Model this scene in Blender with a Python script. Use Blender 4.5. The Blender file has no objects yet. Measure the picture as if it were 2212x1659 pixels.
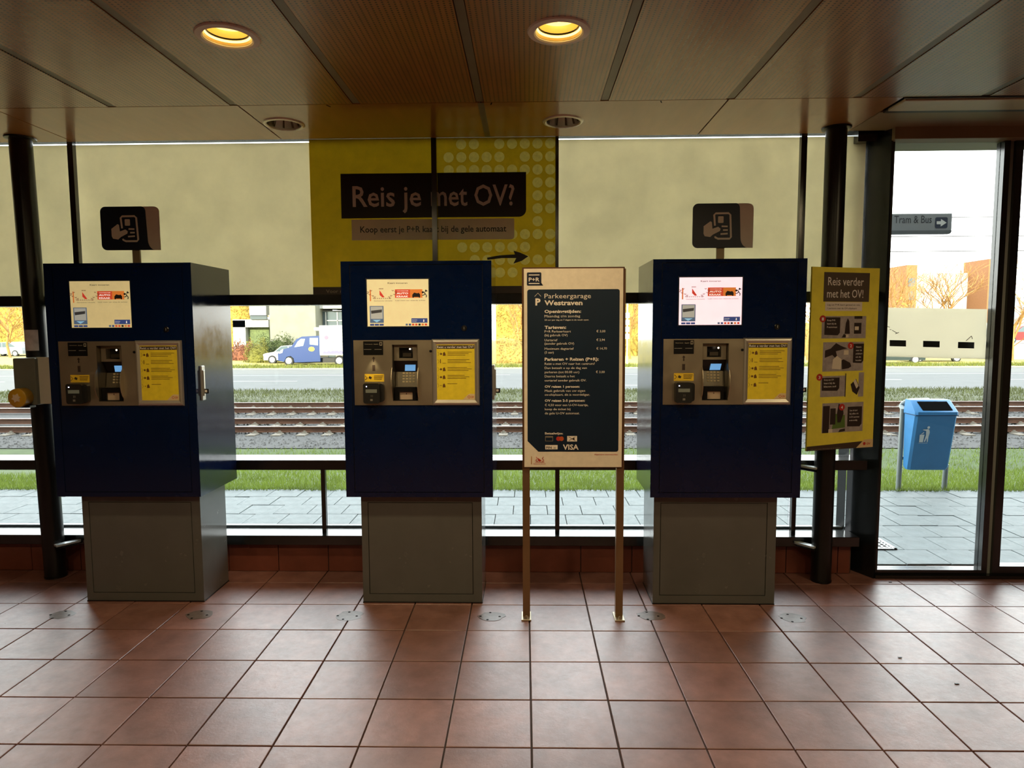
import bpy, bmesh, math, random
from math import pi, sin, cos, radians as R
from mathutils import Vector, Matrix
random.seed(7)
S = bpy.context.scene
COL = S.collection

# ------------------------------------------------------------------ camera
CF = 1433.14                                   # focal length in pixels of the 2212 px frame
RI = Vector((0.99971587, 0.02341112, -0.00448281))
UP = Vector((0.00251146, 0.08356559, 0.99649911))
FW = Vector((-0.02370376, 0.99622724, -0.08348305))
EYE = Vector((0, 0, 1.60067))
cd = bpy.data.cameras.new('camera'); cam = bpy.data.objects.new('camera', cd); COL.objects.link(cam)
cd.sensor_width = 36; cd.lens = CF / 2212 * 36; cd.clip_end = 500; cd.clip_start = 0.05
M = Matrix.Identity(4)
for i in range(3):
    M[i][0] = RI[i]; M[i][1] = UP[i]; M[i][2] = -FW[i]; M[i][3] = EYE[i]
cam.matrix_world = M
S.camera = cam
def at(x, y, Y):                               # point of the place seen at a pixel, at distance Y
    d = FW + RI * ((x - 1106) / CF) - UP * ((y - 829.5) / CF)
    return EYE + d * (Y / d.y)

# ------------------------------------------------------------------ light
w = bpy.data.worlds.new('World'); S.world = w; w.use_nodes = True
nt = w.node_tree; bg = nt.nodes['Background']
tc = nt.nodes.new('ShaderNodeTexCoord'); sx = nt.nodes.new('ShaderNodeSeparateXYZ')
cr = nt.nodes.new('ShaderNodeValToRGB')
cr.color_ramp.elements[0].position = 0.0; cr.color_ramp.elements[0].color = (1.0, 0.98, 0.93, 1)
cr.color_ramp.elements[1].position = 0.6; cr.color_ramp.elements[1].color = (0.88, 0.94, 1.0, 1)
nt.links.new(tc.outputs['Generated'], sx.inputs[0]); nt.links.new(sx.outputs['Z'], cr.inputs[0])
nt.links.new(cr.outputs[0], bg.inputs[0]); bg.inputs[1].default_value = 5.2
sd = bpy.data.lights.new('sun', 'SUN'); sd.energy = 11.0; sd.color = (1.0, 0.88, 0.62); sd.angle = R(0.6)
sun = bpy.data.objects.new('sun', sd); COL.objects.link(sun)
sun.rotation_euler = (R(90 - 19), 0, R(-14)); sun.location = (0, -20, 20)
S.view_settings.view_transform = 'Standard'; S.view_settings.look = 'None'
S.view_settings.exposure = 0.35; S.view_settings.gamma = 1; S.view_settings.use_curve_mapping = False
S.cycles.max_bounces = 10; S.cycles.transparent_max_bounces = 16; S.cycles.sample_clamp_indirect = 6
S.cycles.caustics_reflective = False; S.cycles.caustics_refractive = False

# ------------------------------------------------------------------ materials
def lin(c):
    return tuple((v / 255 / 12.92 if v / 255 <= .04045 else ((v / 255 + .055) / 1.055) ** 2.4) for v in c)
MC = {}
def mat(name, rgb, rough=.5, metal=0, var=0, scale=8, bump=0, bscale=40, emit=0, coat=0, rvar=0, spec=.5, stretch=None, trans=0):
    if name in MC: return MC[name]
    m = bpy.data.materials.new(name); m.use_nodes = True; MC[name] = m
    n = m.node_tree.nodes; l = m.node_tree.links; b = n['Principled BSDF']
    c = lin(rgb)
    b.inputs['Base Color'].default_value = (*c, 1); b.inputs['Roughness'].default_value = rough
    b.inputs['Metallic'].default_value = metal; b.inputs['Specular IOR Level'].default_value = spec
    b.inputs['Coat Weight'].default_value = coat; b.inputs['Coat Roughness'].default_value = .08
    tc = n.new('ShaderNodeTexCoord'); src = tc.outputs['Object']
    if stretch:
        mp = n.new('ShaderNodeMapping'); mp.inputs['Scale'].default_value = stretch
        l.new(src, mp.inputs[0]); src = mp.outputs[0]
    def noise(sc, det=6, ro=.6):
        t = n.new('ShaderNodeTexNoise'); t.inputs['Scale'].default_value = sc
        t.inputs['Detail'].default_value = det; t.inputs['Roughness'].default_value = ro
        l.new(src, t.inputs['Vector']); return t.outputs['Fac']
    # every surface gets at least a trace of procedural variation
    f = noise(scale); r = n.new('ShaderNodeMapRange'); v = var if var else .04
    r.inputs['From Min'].default_value = .3; r.inputs['From Max'].default_value = .7
    r.inputs['To Min'].default_value = 1 - v; r.inputs['To Max'].default_value = 1 + v
    l.new(f, r.inputs[0])
    mx = n.new('ShaderNodeVectorMath'); mx.operation = 'SCALE'; mx.inputs[0].default_value = c
    l.new(r.outputs[0], mx.inputs['Scale']); l.new(mx.outputs[0], b.inputs['Base Color'])
    if rvar:
        r2 = n.new('ShaderNodeMapRange'); r2.inputs['From Min'].default_value = .3; r2.inputs['From Max'].default_value = .7
        r2.inputs['To Min'].default_value = max(0, rough - rvar); r2.inputs['To Max'].default_value = rough + rvar
        l.new(noise(scale * 2.3), r2.inputs[0]); l.new(r2.outputs[0], b.inputs['Roughness'])
    if bump:
        bp = n.new('ShaderNodeBump'); bp.inputs['Strength'].default_value = bump; bp.inputs['Distance'].default_value = .004
        l.new(noise(bscale), bp.inputs['Height']); l.new(bp.outputs[0], b.inputs['Normal'])
    if emit:
        l.new(mx.outputs[0], b.inputs['Emission Color']); b.inputs['Emission Strength'].default_value = emit
    if trans:                                  # light passes diffusely through thin sheet
        tr = n.new('ShaderNodeBsdfTranslucent'); l.new(mx.outputs[0], tr.inputs[0])
        ms = n.new('ShaderNodeMixShader'); ms.inputs[0].default_value = trans
        l.new(b.outputs[0], ms.inputs[1]); l.new(tr.outputs[0], ms.inputs[2])
        l.new(ms.outputs[0], n['Material Output'].inputs[0])
    return m
def emis(name, rgb, s):
    return mat(name, rgb, emit=s, var=.05, scale=20, rough=.3)

NAVY = mat('navy_paint', (4, 23, 60), .13, var=.12, scale=6, coat=.3, rvar=.05)
NAVYD = mat('navy_print', (10, 24, 48), .35, var=.08)
BASEP = mat('grey_paint', (94, 96, 94), .24, var=.06, scale=5, bump=.02, bscale=60, rvar=.04, coat=.5)
STEEL = mat('brushed_steel', (196, 184, 160), .36, .9, var=.06, scale=5, rvar=.06)
STEELD = mat('dark_steel', (120, 112, 98), .34, .9, var=.08, scale=12)
ALU = mat('aluminium', (205, 200, 190), .34, .8, var=.05)
BLACK = mat('black_plastic', (14, 14, 15), .32)
HOLE = mat('hole_black', (4, 4, 4), .9, spec=.05)
FRAME = mat('window_frame_paint', (20, 21, 21), .2, var=.12, scale=12, rvar=.04, spec=.9)
PANELB = mat('black_gloss_panel', (24, 28, 29), .22, var=.15, scale=4, rvar=.05)
COLM = mat('column_paint', (20, 20, 19), .30, var=.15, scale=10)
WHITE = mat('white_print', (236, 232, 228), .5)
TAN = mat('pale_print', (240, 228, 208), .5, var=.06, scale=30)
YEL = mat('yellow_print', (244, 232, 80), .45, var=.08, scale=14)
YELP = mat('yellow_poster', (240, 216, 50), .45, var=.10, scale=20)
BROWN = mat('brown_print', (56, 42, 34), .45)
GREYP = mat('grey_photo', (168, 160, 158), .5, var=.2, scale=30)
ORANGE = mat('orange_print', (196, 84, 36), .5)
REDP = mat('red_print', (190, 50, 40), .5)
GREENP = mat('green_print', (90, 120, 50), .5)
LBLUE = mat('lightblue_print', (110, 150, 190), .5)
GROUT = mat('grout', (74, 62, 58), .8, var=.2, scale=30)
PLINTH = mat('plinth_tile', (128, 70, 54), .42, var=.15, scale=6, bump=.1, rvar=.1)
WALLM = mat('wall_plaster', (150, 128, 102), .8, var=.08, scale=3)
CREAM = mat('cream_metal', (205, 196, 168), .4, var=.06)
GROOVE = mat('shadow_gap', (10, 9, 8), .7)

# terracotta tiles: colour shifts per tile, worn semi gloss
def tile_material():
    m = bpy.data.materials.new('terracotta_tile'); m.use_nodes = True
    n = m.node_tree.nodes; l = m.node_tree.links; b = n['Principled BSDF']
    oi = n.new('ShaderNodeObjectInfo'); tc = n.new('ShaderNodeTexCoord')
    ad = n.new('ShaderNodeVectorMath'); ad.operation = 'ADD'
    sc = n.new('ShaderNodeVectorMath'); sc.operation = 'SCALE'; sc.inputs['Scale'].default_value = 37
    cb = n.new('ShaderNodeCombineXYZ')
    for i in range(3): l.new(oi.outputs['Random'], cb.inputs[i])
    l.new(cb.outputs[0], sc.inputs[0]); l.new(sc.outputs[0], ad.inputs[0]); l.new(tc.outputs['Object'], ad.inputs[1])
    def noise(s, d=7, ro=.62):
        t = n.new('ShaderNodeTexNoise'); t.inputs['Scale'].default_value = s; t.inputs['Detail'].default_value = d
        t.inputs['Roughness'].default_value = ro; l.new(ad.outputs[0], t.inputs['Vector']); return t.outputs['Fac']
    ramp = n.new('ShaderNodeValToRGB'); e = ramp.color_ramp.elements
    e[0].position = .3; e[0].color = (*lin((124, 82, 72)), 1); e[1].position = .72; e[1].color = (*lin((162, 114, 104)), 1)
    l.new(noise(9), ramp.inputs[0])
    hv = n.new('ShaderNodeHueSaturation'); mr = n.new('ShaderNodeMapRange')
    mr.inputs['To Min'].default_value = .82; mr.inputs['To Max'].default_value = 1.14
    l.new(oi.outputs['Random'], mr.inputs[0]); l.new(mr.outputs[0], hv.inputs['Value']); l.new(ramp.outputs[0], hv.inputs['Color'])
    l.new(hv.outputs[0], b.inputs['Base Color'])
    rr = n.new('ShaderNodeMapRange'); rr.inputs['From Min'].default_value = .3; rr.inputs['From Max'].default_value = .7
    rr.inputs['To Min'].default_value = .26; rr.inputs['To Max'].default_value = .50
    b.inputs['Coat Weight'].default_value = .8; b.inputs['Coat Roughness'].default_value = .42; b.inputs['Coat IOR'].default_value = 1.55
    l.new(noise(30, 9, .75), rr.inputs[0]); l.new(rr.outputs[0], b.inputs['Roughness'])
    b.inputs['Specular IOR Level'].default_value = .7; b.inputs['IOR'].default_value = 1.5
    bp = n.new('ShaderNodeBump'); bp.inputs['Strength'].default_value = .55; bp.inputs['Distance'].default_value = .003
    l.new(noise(42, 10, .75), bp.inputs['Height']); l.new(bp.outputs[0], b.inputs['Normal'])
    return m
TILE = tile_material()

# brown ceiling panels with rows of small perforations
def perforated():
    m = bpy.data.materials.new('perforated_wood_veneer'); m.use_nodes = True
    n = m.node_tree.nodes; l = m.node_tree.links; b = n['Principled BSDF']
    tc = n.new('ShaderNodeTexCoord'); sp = n.new('ShaderNodeSeparateXYZ'); l.new(tc.outputs['Object'], sp.inputs[0])
    def cell(o, size):
        a = n.new('ShaderNodeMath'); a.operation = 'DIVIDE'; l.new(o, a.inputs[0]); a.inputs[1].default_value = size
        f = n.new('ShaderNodeMath'); f.operation = 'FRACT'; l.new(a.outputs[0], f.inputs[0])
        s = n.new('ShaderNodeMath'); s.operation = 'SUBTRACT'; l.new(f.outputs[0], s.inputs[0]); s.inputs[1].default_value = .5
        u = n.new('ShaderNodeMath'); u.operation = 'MULTIPLY'; l.new(s.outputs[0], u.inputs[0]); u.inputs[1].default_value = size
        return u.outputs[0]
    cx, cy = cell(sp.outputs['X'], .0225), cell(sp.outputs['Y'], .016)
    cb = n.new('ShaderNodeCombineXYZ'); l.new(cx, cb.inputs[0]); l.new(cy, cb.inputs[1])
    ln = n.new('ShaderNodeVectorMath'); ln.operation = 'LENGTH'; l.new(cb.outputs[0], ln.inputs[0])
    mr = n.new('ShaderNodeMapRange'); mr.inputs['From Min'].default_value = .0036; mr.inputs['From Max'].default_value = .0050
    l.new(ln.outputs['Value'], mr.inputs[0])
    no = n.new('ShaderNodeTexNoise'); no.inputs['Scale'].default_value = 4; no.inputs['Detail'].default_value = 6
    mp = n.new('ShaderNodeMapping'); mp.inputs['Scale'].default_value = (6, .7, 1); l.new(tc.outputs['Object'], mp.inputs[0]); l.new(mp.outputs[0], no.inputs['Vector'])
    ramp = n.new('ShaderNodeValToRGB'); e = ramp.color_ramp.elements
    e[0].position = .3; e[0].color = (*lin((146, 92, 48)), 1); e[1].position = .7; e[1].color = (*lin((172, 112, 62)), 1)
    l.new(no.outputs['Fac'], ramp.inputs[0])
    mx = n.new('ShaderNodeMixRGB'); mx.inputs[1].default_value = (*lin((30, 16, 8)), 1)
    l.new(mr.outputs[0], mx.inputs[0]); l.new(ramp.outputs[0], mx.inputs[2]); l.new(mx.outputs[0], b.inputs['Base Color'])
    b.inputs['Roughness'].default_value = .36; b.inputs['Specular IOR Level'].default_value = .8
    b.inputs['Coat Weight'].default_value = .5; b.inputs['Coat Roughness'].default_value = .25
    return m
PERF = perforated()
VENEER = mat('wood_veneer', (164, 108, 58), .33, var=.10, scale=3, stretch=(6, 1, 1), spec=.8, coat=.5)
STRIPM = mat('grey_strip', (124, 118, 104), .4, var=.08)

def glass():
    m = bpy.data.materials.new('glass_pane'); m.use_nodes = True
    n = m.node_tree.nodes; l = m.node_tree.links
    for x in list(n):
        if x.type != 'OUTPUT_MATERIAL': n.remove(x)
    t = n.new('ShaderNodeBsdfTransparent'); t.inputs[0].default_value = (.93, .96, .95, 1)
    g = n.new('ShaderNodeBsdfGlossy'); g.inputs['Roughness'].default_value = .02
    lw = n.new('ShaderNodeFresnel'); lw.inputs[0].default_value = 1.3
    ms = n.new('ShaderNodeMixShader'); l.new(lw.outputs[0], ms.inputs[0]); l.new(t.outputs[0], ms.inputs[1]); l.new(g.outputs[0], ms.inputs[2])
    l.new(ms.outputs[0], n['Material Output'].inputs[0]); return m
GLASS = glass()
FOIL = mat('translucent_foil', (242, 234, 206), .7, var=.06, scale=5, trans=.52)
FOILY = mat('translucent_yellow_foil', (216, 180, 26), .6, var=.12, scale=9, trans=.075)
DOTS = mat('pale_dot_print', (226, 206, 96), .6, var=.10, scale=40, trans=.085)

# ------------------------------------------------------------------ mesh helpers
class MB:
    def __init__(s): s.v = []; s.f = []
    def add(s, vs, fs):
        o = len(s.v); s.v += [tuple(v) for v in vs]; s.f += [tuple(i + o for i in f) for f in fs]; return s
    def box(s, x0, x1, y0, y1, z0, z1, ch=0):
        if ch:
            c = ch; pts = []
            for z, i in ((z0, c), (z0 + c, 0), (z1 - c, 0), (z1, c)):
                pts += [(x0 + i, y0 + i, z), (x1 - i, y0 + i, z), (x1 - i, y1 - i, z), (x0 + i, y1 - i, z)]
            fs = [(3, 2, 1, 0), (12, 13, 14, 15)]
            for k in range(3):
                for j in range(4):
                    a = 4 * k + j; b = 4 * k + (j + 1) % 4; fs.append((a, b, b + 4, a + 4))
            return s.add(pts, fs)
        return s.add([(x, y, z) for z in (z0, z1) for y in (y0, y1) for x in (x0, x1)],
                     [(0, 2, 3, 1), (4, 5, 7, 6), (0, 1, 5, 4), (2, 6, 7, 3), (0, 4, 6, 2), (1, 3, 7, 5)])
    def framed(s, X, Z, h, y0, y1):            # slab with a rectangular hole, X=(x0,x1) Z=(z0,z1) h=(hx0,hx1,hz0,hz1)
        x0, x1 = X; z0, z1 = Z; a, b, c, d = h
        s.box(x0, a, y0, y1, z0, z1); s.box(b, x1, y0, y1, z0, z1)
        s.box(a, b, y0, y1, z0, c); s.box(a, b, y0, y1, d, z1); return s
    def poly(s, pts, y0, y1):                   # outline in x,z (counter-clockwise) extruded y0..y1
        n = len(pts)
        s.add([(x, y0, z) for x, z in pts] + [(x, y1, z) for x, z in pts],
              [tuple(range(n)), tuple(range(2 * n - 1, n - 1, -1))] + [(i, i + n, (i + 1) % n + n, (i + 1) % n) for i in range(n)])
        return s
    def polyxy(s, pts, z0, z1):
        n = len(pts)
        s.add([(x, y, z0) for x, y in pts] + [(x, y, z1) for x, y in pts],
              [tuple(range(n - 1, -1, -1)), tuple(range(n, 2 * n))] + [(i, (i + 1) % n, (i + 1) % n + n, i + n) for i in range(n)])
        return s
    def polyyz(s, pts, x0, x1):
        n = len(pts)
        s.add([(x0, y, z) for y, z in pts] + [(x1, y, z) for y, z in pts],
              [tuple(range(n)), tuple(range(2 * n - 1, n - 1, -1))] + [(i, i + n, (i + 1) % n + n, (i + 1) % n) for i in range(n)])
        return s
    def tube(s, P, r, n=10, cap=True):          # tube along points; r number or list
        P = [Vector(p) for p in P]; m = len(P); rs = r if isinstance(r, (list, tuple)) else [r] * m
        o = []; ref = None
        for i, p in enumerate(P):
            d = (P[min(i + 1, m - 1)] - P[max(i - 1, 0)]).normalized()
            if ref is None: ref = Vector((0, 0, 1)) if abs(d.z) < .9 else Vector((1, 0, 0))
            a = d.cross(ref).normalized(); b = a.cross(d).normalized(); ref = b
            for k in range(n):
                t = 2 * pi * k / n; o.append(p + (a * cos(t) + b * sin(t)) * rs[i])
        fs = []
        for i in range(m - 1):
            for k in range(n):
                fs.append((i * n + k, i * n + (k + 1) % n, (i + 1) * n + (k + 1) % n, (i + 1) * n + k))
        if cap: fs += [tuple(range(n - 1, -1, -1)), tuple(range((m - 1) * n, m * n))]
        return s.add(o, fs)
    def lathe(s, prof, c, n=32, axis='z'):      # profile (r, h) revolved about an axis through c
        vs = []; m = len(prof)
        for k in range(n):
            t = 2 * pi * k / n
            for r, h in prof:
                if axis == 'z': vs.append((c[0] + r * cos(t), c[1] + r * sin(t), c[2] + h))
                elif axis == 'y': vs.append((c[0] + r * cos(t), c[1] - h, c[2] + r * sin(t)))
                else: vs.append((c[0] + h, c[1] + r * cos(t), c[2] + r * sin(t)))
        return s.add(vs, [(k * m + j, ((k + 1) % n) * m + j, ((k + 1) % n) * m + j + 1, k * m + j + 1) for k in range(n) for j in range(m - 1)])
    def disc(s, c, r, y, n=20, rz=None):        # flat disc facing -y
        return s.add([(c[0] + r * cos(2 * pi * k / n), y, c[1] + (rz or r) * sin(2 * pi * k / n)) for k in range(n)], [tuple(range(n))])
    def quad(s, x0, x1, z0, z1, y):
        return s.add([(x0, y, z0), (x1, y, z0), (x1, y, z1), (x0, y, z1)], [(0, 1, 2, 3)])
    def flat(s, pts, y):
        return s.add([(x, y, z) for x, z in pts], [tuple(range(len(pts)))])
    def text(s, st, x0, x1, z, cap, y, bold=0):  # lettering facing -y, fitted from x0 to x1, baseline z, capital height cap
        vs, fs = glyphs(st, bold); w_ = max(v[0] for v in vs); m_ = min(v[0] for v in vs)
        k = (x1 - x0) / (w_ - m_) if x1 is not None else cap / .73 * .9
        return s.add([(x0 + (v[0] - m_) * k, y, z + v[1] * cap / .73) for v in vs], fs)
    def move(s, f): s.v = [tuple(f(Vector(v))) for v in s.v]; return s
GC = {}
def glyphs(st, bold):
    if (st, bold) in GC: return GC[(st, bold)]
    c = bpy.data.curves.new('t', 'FONT'); c.body = st; c.resolution_u = 2; c.offset = bold
    o = bpy.data.objects.new('t', c); COL.objects.link(o)
    bpy.context.view_layer.update()
    dg = bpy.context.evaluated_depsgraph_get(); me = bpy.data.meshes.new_from_object(o.evaluated_get(dg))
    r = ([tuple(v.co) for v in me.vertices], [tuple(p.vertices) for p in me.polygons])
    bpy.data.objects.remove(o); bpy.data.curves.remove(c); bpy.data.meshes.remove(me)
    GC[(st, bold)] = r; return r
def rrect(x0, x1, z0, z1, r, n=5, which='tl tr br bl'):
    out = []
    for key, cx, cz, a0 in (('bl', x0 + r, z0 + r, pi), ('br', x1 - r, z0 + r, 1.5 * pi), ('tr', x1 - r, z1 - r, 0), ('tl', x0 + r, z1 - r, .5 * pi)):
        if key in which: out += [(cx + r * cos(a0 + k * pi / 2 / n), cz + r * sin(a0 + k * pi / 2 / n)) for k in range(n + 1)]
        else: out.append({'bl': (x0, z0), 'br': (x1, z0), 'tr': (x1, z1), 'tl': (x0, z1)}[key])
    return out
def origin(o):
    v = Vector((0, 0, 0))
    while o is not None: v += o.location; o = o.parent
    return v
def build(mb, name, m, parent=None, smooth=False, loc=None, bev=0):
    off = origin(parent) + (Vector(loc) if loc else Vector())
    if loc and parent is None: off = Vector(loc)
    me = bpy.data.meshes.new(name); me.from_pydata([(a - off.x, b - off.y, c - off.z) for a, b, c in mb.v], [], mb.f)
    me.materials.append(m)
    o = bpy.data.objects.new(name, me); COL.objects.link(o)
    if parent: o.parent = parent
    if loc: o.location = Vector(loc) if parent is None else Vector(loc)
    if smooth:
        for p in me.polygons: p.use_smooth = True
        me.set_sharp_from_angle(angle=R(35))
    if bev:
        md = o.modifiers.new('bevel', 'BEVEL'); md.width = bev; md.segments = 2; md.limit_method = 'ANGLE'
    return o
def each(mb, name, m, parent=None):           # one object per separate piece
    par = list(range(len(mb.v)))
    def find(i):
        while par[i] != i: par[i] = par[par[i]]; i = par[i]
        return i
    for f in mb.f:
        for i in f[1:]: par[find(i)] = find(f[0])
    groups = {}
    for f in mb.f: groups.setdefault(find(f[0]), []).append(f)
    for fs in groups.values():
        ids = sorted({i for f in fs for i in f}); ix = {v: k for k, v in enumerate(ids)}
        b = MB(); b.v = [mb.v[i] for i in ids]; b.f = [tuple(ix[i] for i in f) for f in fs]; build(b, name, m, parent)
def tag(o, label=None, cat=None, group=None, kind=None):
    if label: o['label'] = label
    if cat: o['category'] = cat
    if group: o['group'] = group
    if kind: o['kind'] = kind
    return o
def thing(name, label, cat, loc=(0, 0, 0), group=None):
    o = bpy.data.objects.new(name, None); COL.objects.link(o); o.location = loc; o.empty_display_size = .1
    return tag(o, label, cat, group)
def struct(name, loc=(0, 0, 0)):
    o = bpy.data.objects.new(name, None); COL.objects.link(o); o.location = loc; o['kind'] = 'structure'; return o
def copytree(o, parent=None):
    c = o.copy(); COL.objects.link(c); c.parent = parent
    for ch in list(o.children): copytree(ch, c)
    return c

# ------------------------------------------------------------------ building shell
X0, X1, YB = -7.0, 7.0, -6.0
ZC = 2.79
fl = tag(build(MB().box(X0, X1, YB, 4.40, -.20, -.010), 'floor', GROUT), kind='structure')
TX, TY, GX, GY = 1 / 3, .3290, .0117, 2.4167
gr = R(.2955)
tm = MB().box(-TX / 2 + .0035, TX / 2 - .0035, -TY / 2 + .0035, TY / 2 - .0035, -.012, 0, .0016)
tme = bpy.data.meshes.new('floor_tile'); tme.from_pydata(tm.v, [], tm.f); tme.materials.append(TILE)
far = MB(); ntile = 0
for j in range(-25, 7):
    for i in range(-23, 23):
        cx_, cy_ = (i + .5) * TX, (j + .5) * TY
        x = GX + cx_ * cos(gr) - cy_ * sin(gr); y = GY + cx_ * sin(gr) + cy_ * cos(gr)
        if y > 4.40 or x < X0 + .2 or x > X1 - .2 or y < YB + .2: continue
        if y > 1.6 and abs(x) < .82 * y + .35:
            o = bpy.data.objects.new('floor_tile', tme); COL.objects.link(o); o.parent = fl
            o.location = (x, y, random.uniform(-.0006, .0004)); o.rotation_euler = (random.gauss(0, .0016), random.gauss(0, .0016), gr)
            ntile += 1
        else: far.box(x - TX / 2 + .0035, x + TX / 2 - .0035, y - TY / 2 + .0035, y + TY / 2 - .0035, -.012, 0)
tag(build(far, 'floor_tile_field', TILE, fl), kind='stuff')

# patches of old machine mountings in the floor: grey filler with four drilled holes
for k, (x, y) in enumerate(((-2.644, 3.565), (-1.863, 3.576), (-1.015, 3.575), (-.215, 3.58), (.668, 3.597), (1.449, 3.578))):
    nm = ['before the left end of the leftmost blue machine', 'before the right side of the leftmost blue machine', 'before the left corner of the middle blue machine',
          'between the middle blue machine and the tariff board', 'between the tariff board and the rightmost blue machine', 'before the right corner of the rightmost blue machine'][k]
    t = thing('floor_anchor_mark', 'grey filler patch with four drilled holes, ' + nm, 'floor mark', (x, y, .0), 'old anchor marks in the floor')
    rr = [(.075 + random.uniform(-.012, .012)) for _ in range(14)]
    build(MB().polyxy([(x + .012 + rr[q] * cos(q * 2 * pi / 14), y + rr[q] * .8 * sin(q * 2 * pi / 14)) for q in range(14)], .0004, .0010),
          'filler_patch', mat('grey_filler', (112, 96, 88), .3, var=.25, scale=30), t)
    for a, b in ((-.052, -.004), (.055, -.006), (.0, .045), (-.01, -.048)):
        build(MB().polyxy([(x + a + .0075 * cos(q * pi / 4), y + b + .0065 * sin(q * pi / 4)) for q in range(8)], .0011, .0014), 'drill_hole', HOLE, t)
# two loose dark specks / leaf bits
for (px, py, lb) in ((1923, 1258, 'tiny black pellet lying on the floor just inside the door'), (1944, 1421, 'short dark sliver on the floor tiles, nearer the door'),
                     (2067, 1478, 'small dark sliver on the right-hand floor tiles')):
    d = FW + RI * ((px - 1106) / CF) - UP * ((py - 829.5) / CF); p = EYE + d * (-EYE.z / d.z)
    tag(build(MB().box(p.x - .009, p.x + .009, p.y - .004, p.y + .004, .0008, .004, .001), 'litter_fleck', BLACK), lb, 'litter')

# plinth under the glazing: baseboard tiles
pl = tag(build(MB().box(X0, 2.10, 4.262, 4.42, -.01, .195), 'baseboard_front', GROUT), kind='structure')
x = GX - 21 * TX
while x < 2.05:
    a, b = x + .003, min(x + TX - .003, 2.09)
    if b > a and x > -4.5: build(MB().box(a, b, 4.252, 4.266, .002, .190, .0015), 'plinth_tile', PLINTH, pl)
    x += TX
far = MB(); far.box(X0, -4.4, 4.252, 4.266, .002, .19)
build(far, 'plinth_run', PLINTH, pl)

# glazed front wall
fw_ = struct('wall_front')
def bar(name, x0, x1, y0, y1, z0, z1, m=FRAME, parent=None, ch=.003):
    return build(MB().box(x0, x1, y0, y1, z0, z1, ch), name, m, parent or fw_)
bar('sill_beam', X0, 2.12, 4.20, 4.40, .195, .258)
bar('middle_rail', X0, 2.15, 4.20, 4.39, .693, .757)
bar('upper_rail', X0, 2.15, 4.20, 4.35, 1.755, 1.821)
bar('head_rail', X0, 2.15, 4.26, 4.36, 2.806, 2.95)
bar('sill_flashing', X0, 2.12, 4.385, 4.42, .258, .272, mat('dull_zinc', (120, 124, 124), .4, .5))
MOD = [-5.98, -4.44, -2.89, -1.35, .192, 1.728]
for xm in MOD: bar('mullion', xm - .014, xm + .014, 4.272, 4.305, .255, .70)
for xm, wd in ((-5.98, .018), (-4.44, .018), (-2.915, .018), (-.589, .016), (.188, .010), (1.722, .018)):
    bar('mullion', xm - wd, xm + wd, 4.272, 4.305, 1.81, 2.815)
for xm in (-5.98, -4.44, 1.728): bar('mullion', xm - .014, xm + .014, 4.272, 4.305, .75, 1.76)
# panes
edges = [X0] + MOD + [2.10]
for a, b in zip(edges[:-1], edges[1:]):
    build(MB().box(a + .014, b - .014, 4.325, 4.335, .256, .70), 'glass_pane', GLASS, fw_)
build(MB().box(X0, 1.714, 4.325, 4.335, .757, 1.757), 'glass_pane', GLASS, fw_)
build(MB().box(1.742, 2.10, 4.325, 4.335, .757, 1.757), 'glass_pane', GLASS, fw_)
up = [X0, -5.98, -4.44, -2.915, -.589, .188, 1.722, 2.10]
for a, b in zip(up[:-1], up[1:]):
    build(MB().box(a + .016, b - .016, 4.325, 4.335, 1.821, 2.81), 'glass_pane', GLASS, fw_)
# cream blinds / foil on the upper panes
for a, b in ((X0, -5.98), (-5.98, -4.44), (-4.44, -2.915), (-2.915, -1.385), (.184, 1.722), (1.722, 2.12)):
    build(MB().box(a + .004, b - .003, 4.307, 4.311, 1.82, 2.786), 'foil_panel', FOIL, fw_)

# yellow banner over two of the upper panes
bn = thing('window_banner', 'large yellow window banner reading Reis je met OV? above the middle machine', 'banner', (-.6, 4.30, 1.87))
def BX(x, y): return -3.367167 + .002974 * x - .000042 * y
def BZ(x, y): return 3.700417 - .000025 * x - .002914 * y
build(MB().quad(-1.388, -.600, 1.873, 2.804, 4.303), 'yellow_field', FOILY, bn)
mb = MB(); dots = MB(); CP = .0805; gx = .186 - 9 * CP; gz_ = 2.804 - 11 * CP
mb.quad(-.578, gx, 1.873, 2.804, 4.303); mb.quad(gx, .186, 1.873, gz_, 4.303)
for r_ in range(11):
    for c_ in range(9):
        xa_, za_ = gx + c_ * CP, 2.804 - (r_ + 1) * CP
        if (r_ * 7 + c_ * 3) % 11 == 0 or (r_ > 6 and c_ < 1) or (r_ == 0 and c_ == 3) or (c_ < 7 and 3 <= r_ <= 6):
            mb.quad(xa_, xa_ + CP, za_, za_ + CP, 4.303); continue
        cx_, cz_ = xa_ + CP / 2, za_ + CP / 2; vs = []
        for q in range(16):
            a = q * pi / 8; t_ = CP / 2 / max(abs(cos(a)), abs(sin(a)))
            vs += [(cx_ + .0325 * cos(a), 4.303, cz_ + .0325 * sin(a)), (cx_ + t_ * cos(a), 4.303, cz_ + t_ * sin(a))]
        mb.add(vs, [(2 * q, 2 * q + 1, (2 * q + 3) % 32, (2 * q + 2) % 32) for q in range(16)])
        dots.disc((cx_, cz_), .0326, 4.303, 16)
build(mb, 'yellow_field', FOILY, bn); tag(build(dots, 'dot_pattern', DOTS, bn), kind='stuff')
mb = MB(); mb.box(-1.388, -.600, 4.301, 4.305, 1.822, 1.873); mb.box(-.578, .186, 4.301, 4.305, 1.822, 1.873)
each(mb, 'dark_footer', BROWN, bn)
mb = MB(); a, b, c, d = BX(737, 375), BX(1135, 372), BZ(737, 471), BZ(1135, 372)
mb.flat([(a, c - .002), (-.606, c), (-.606, d), (a, d)][:4], 4.3015)
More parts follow.
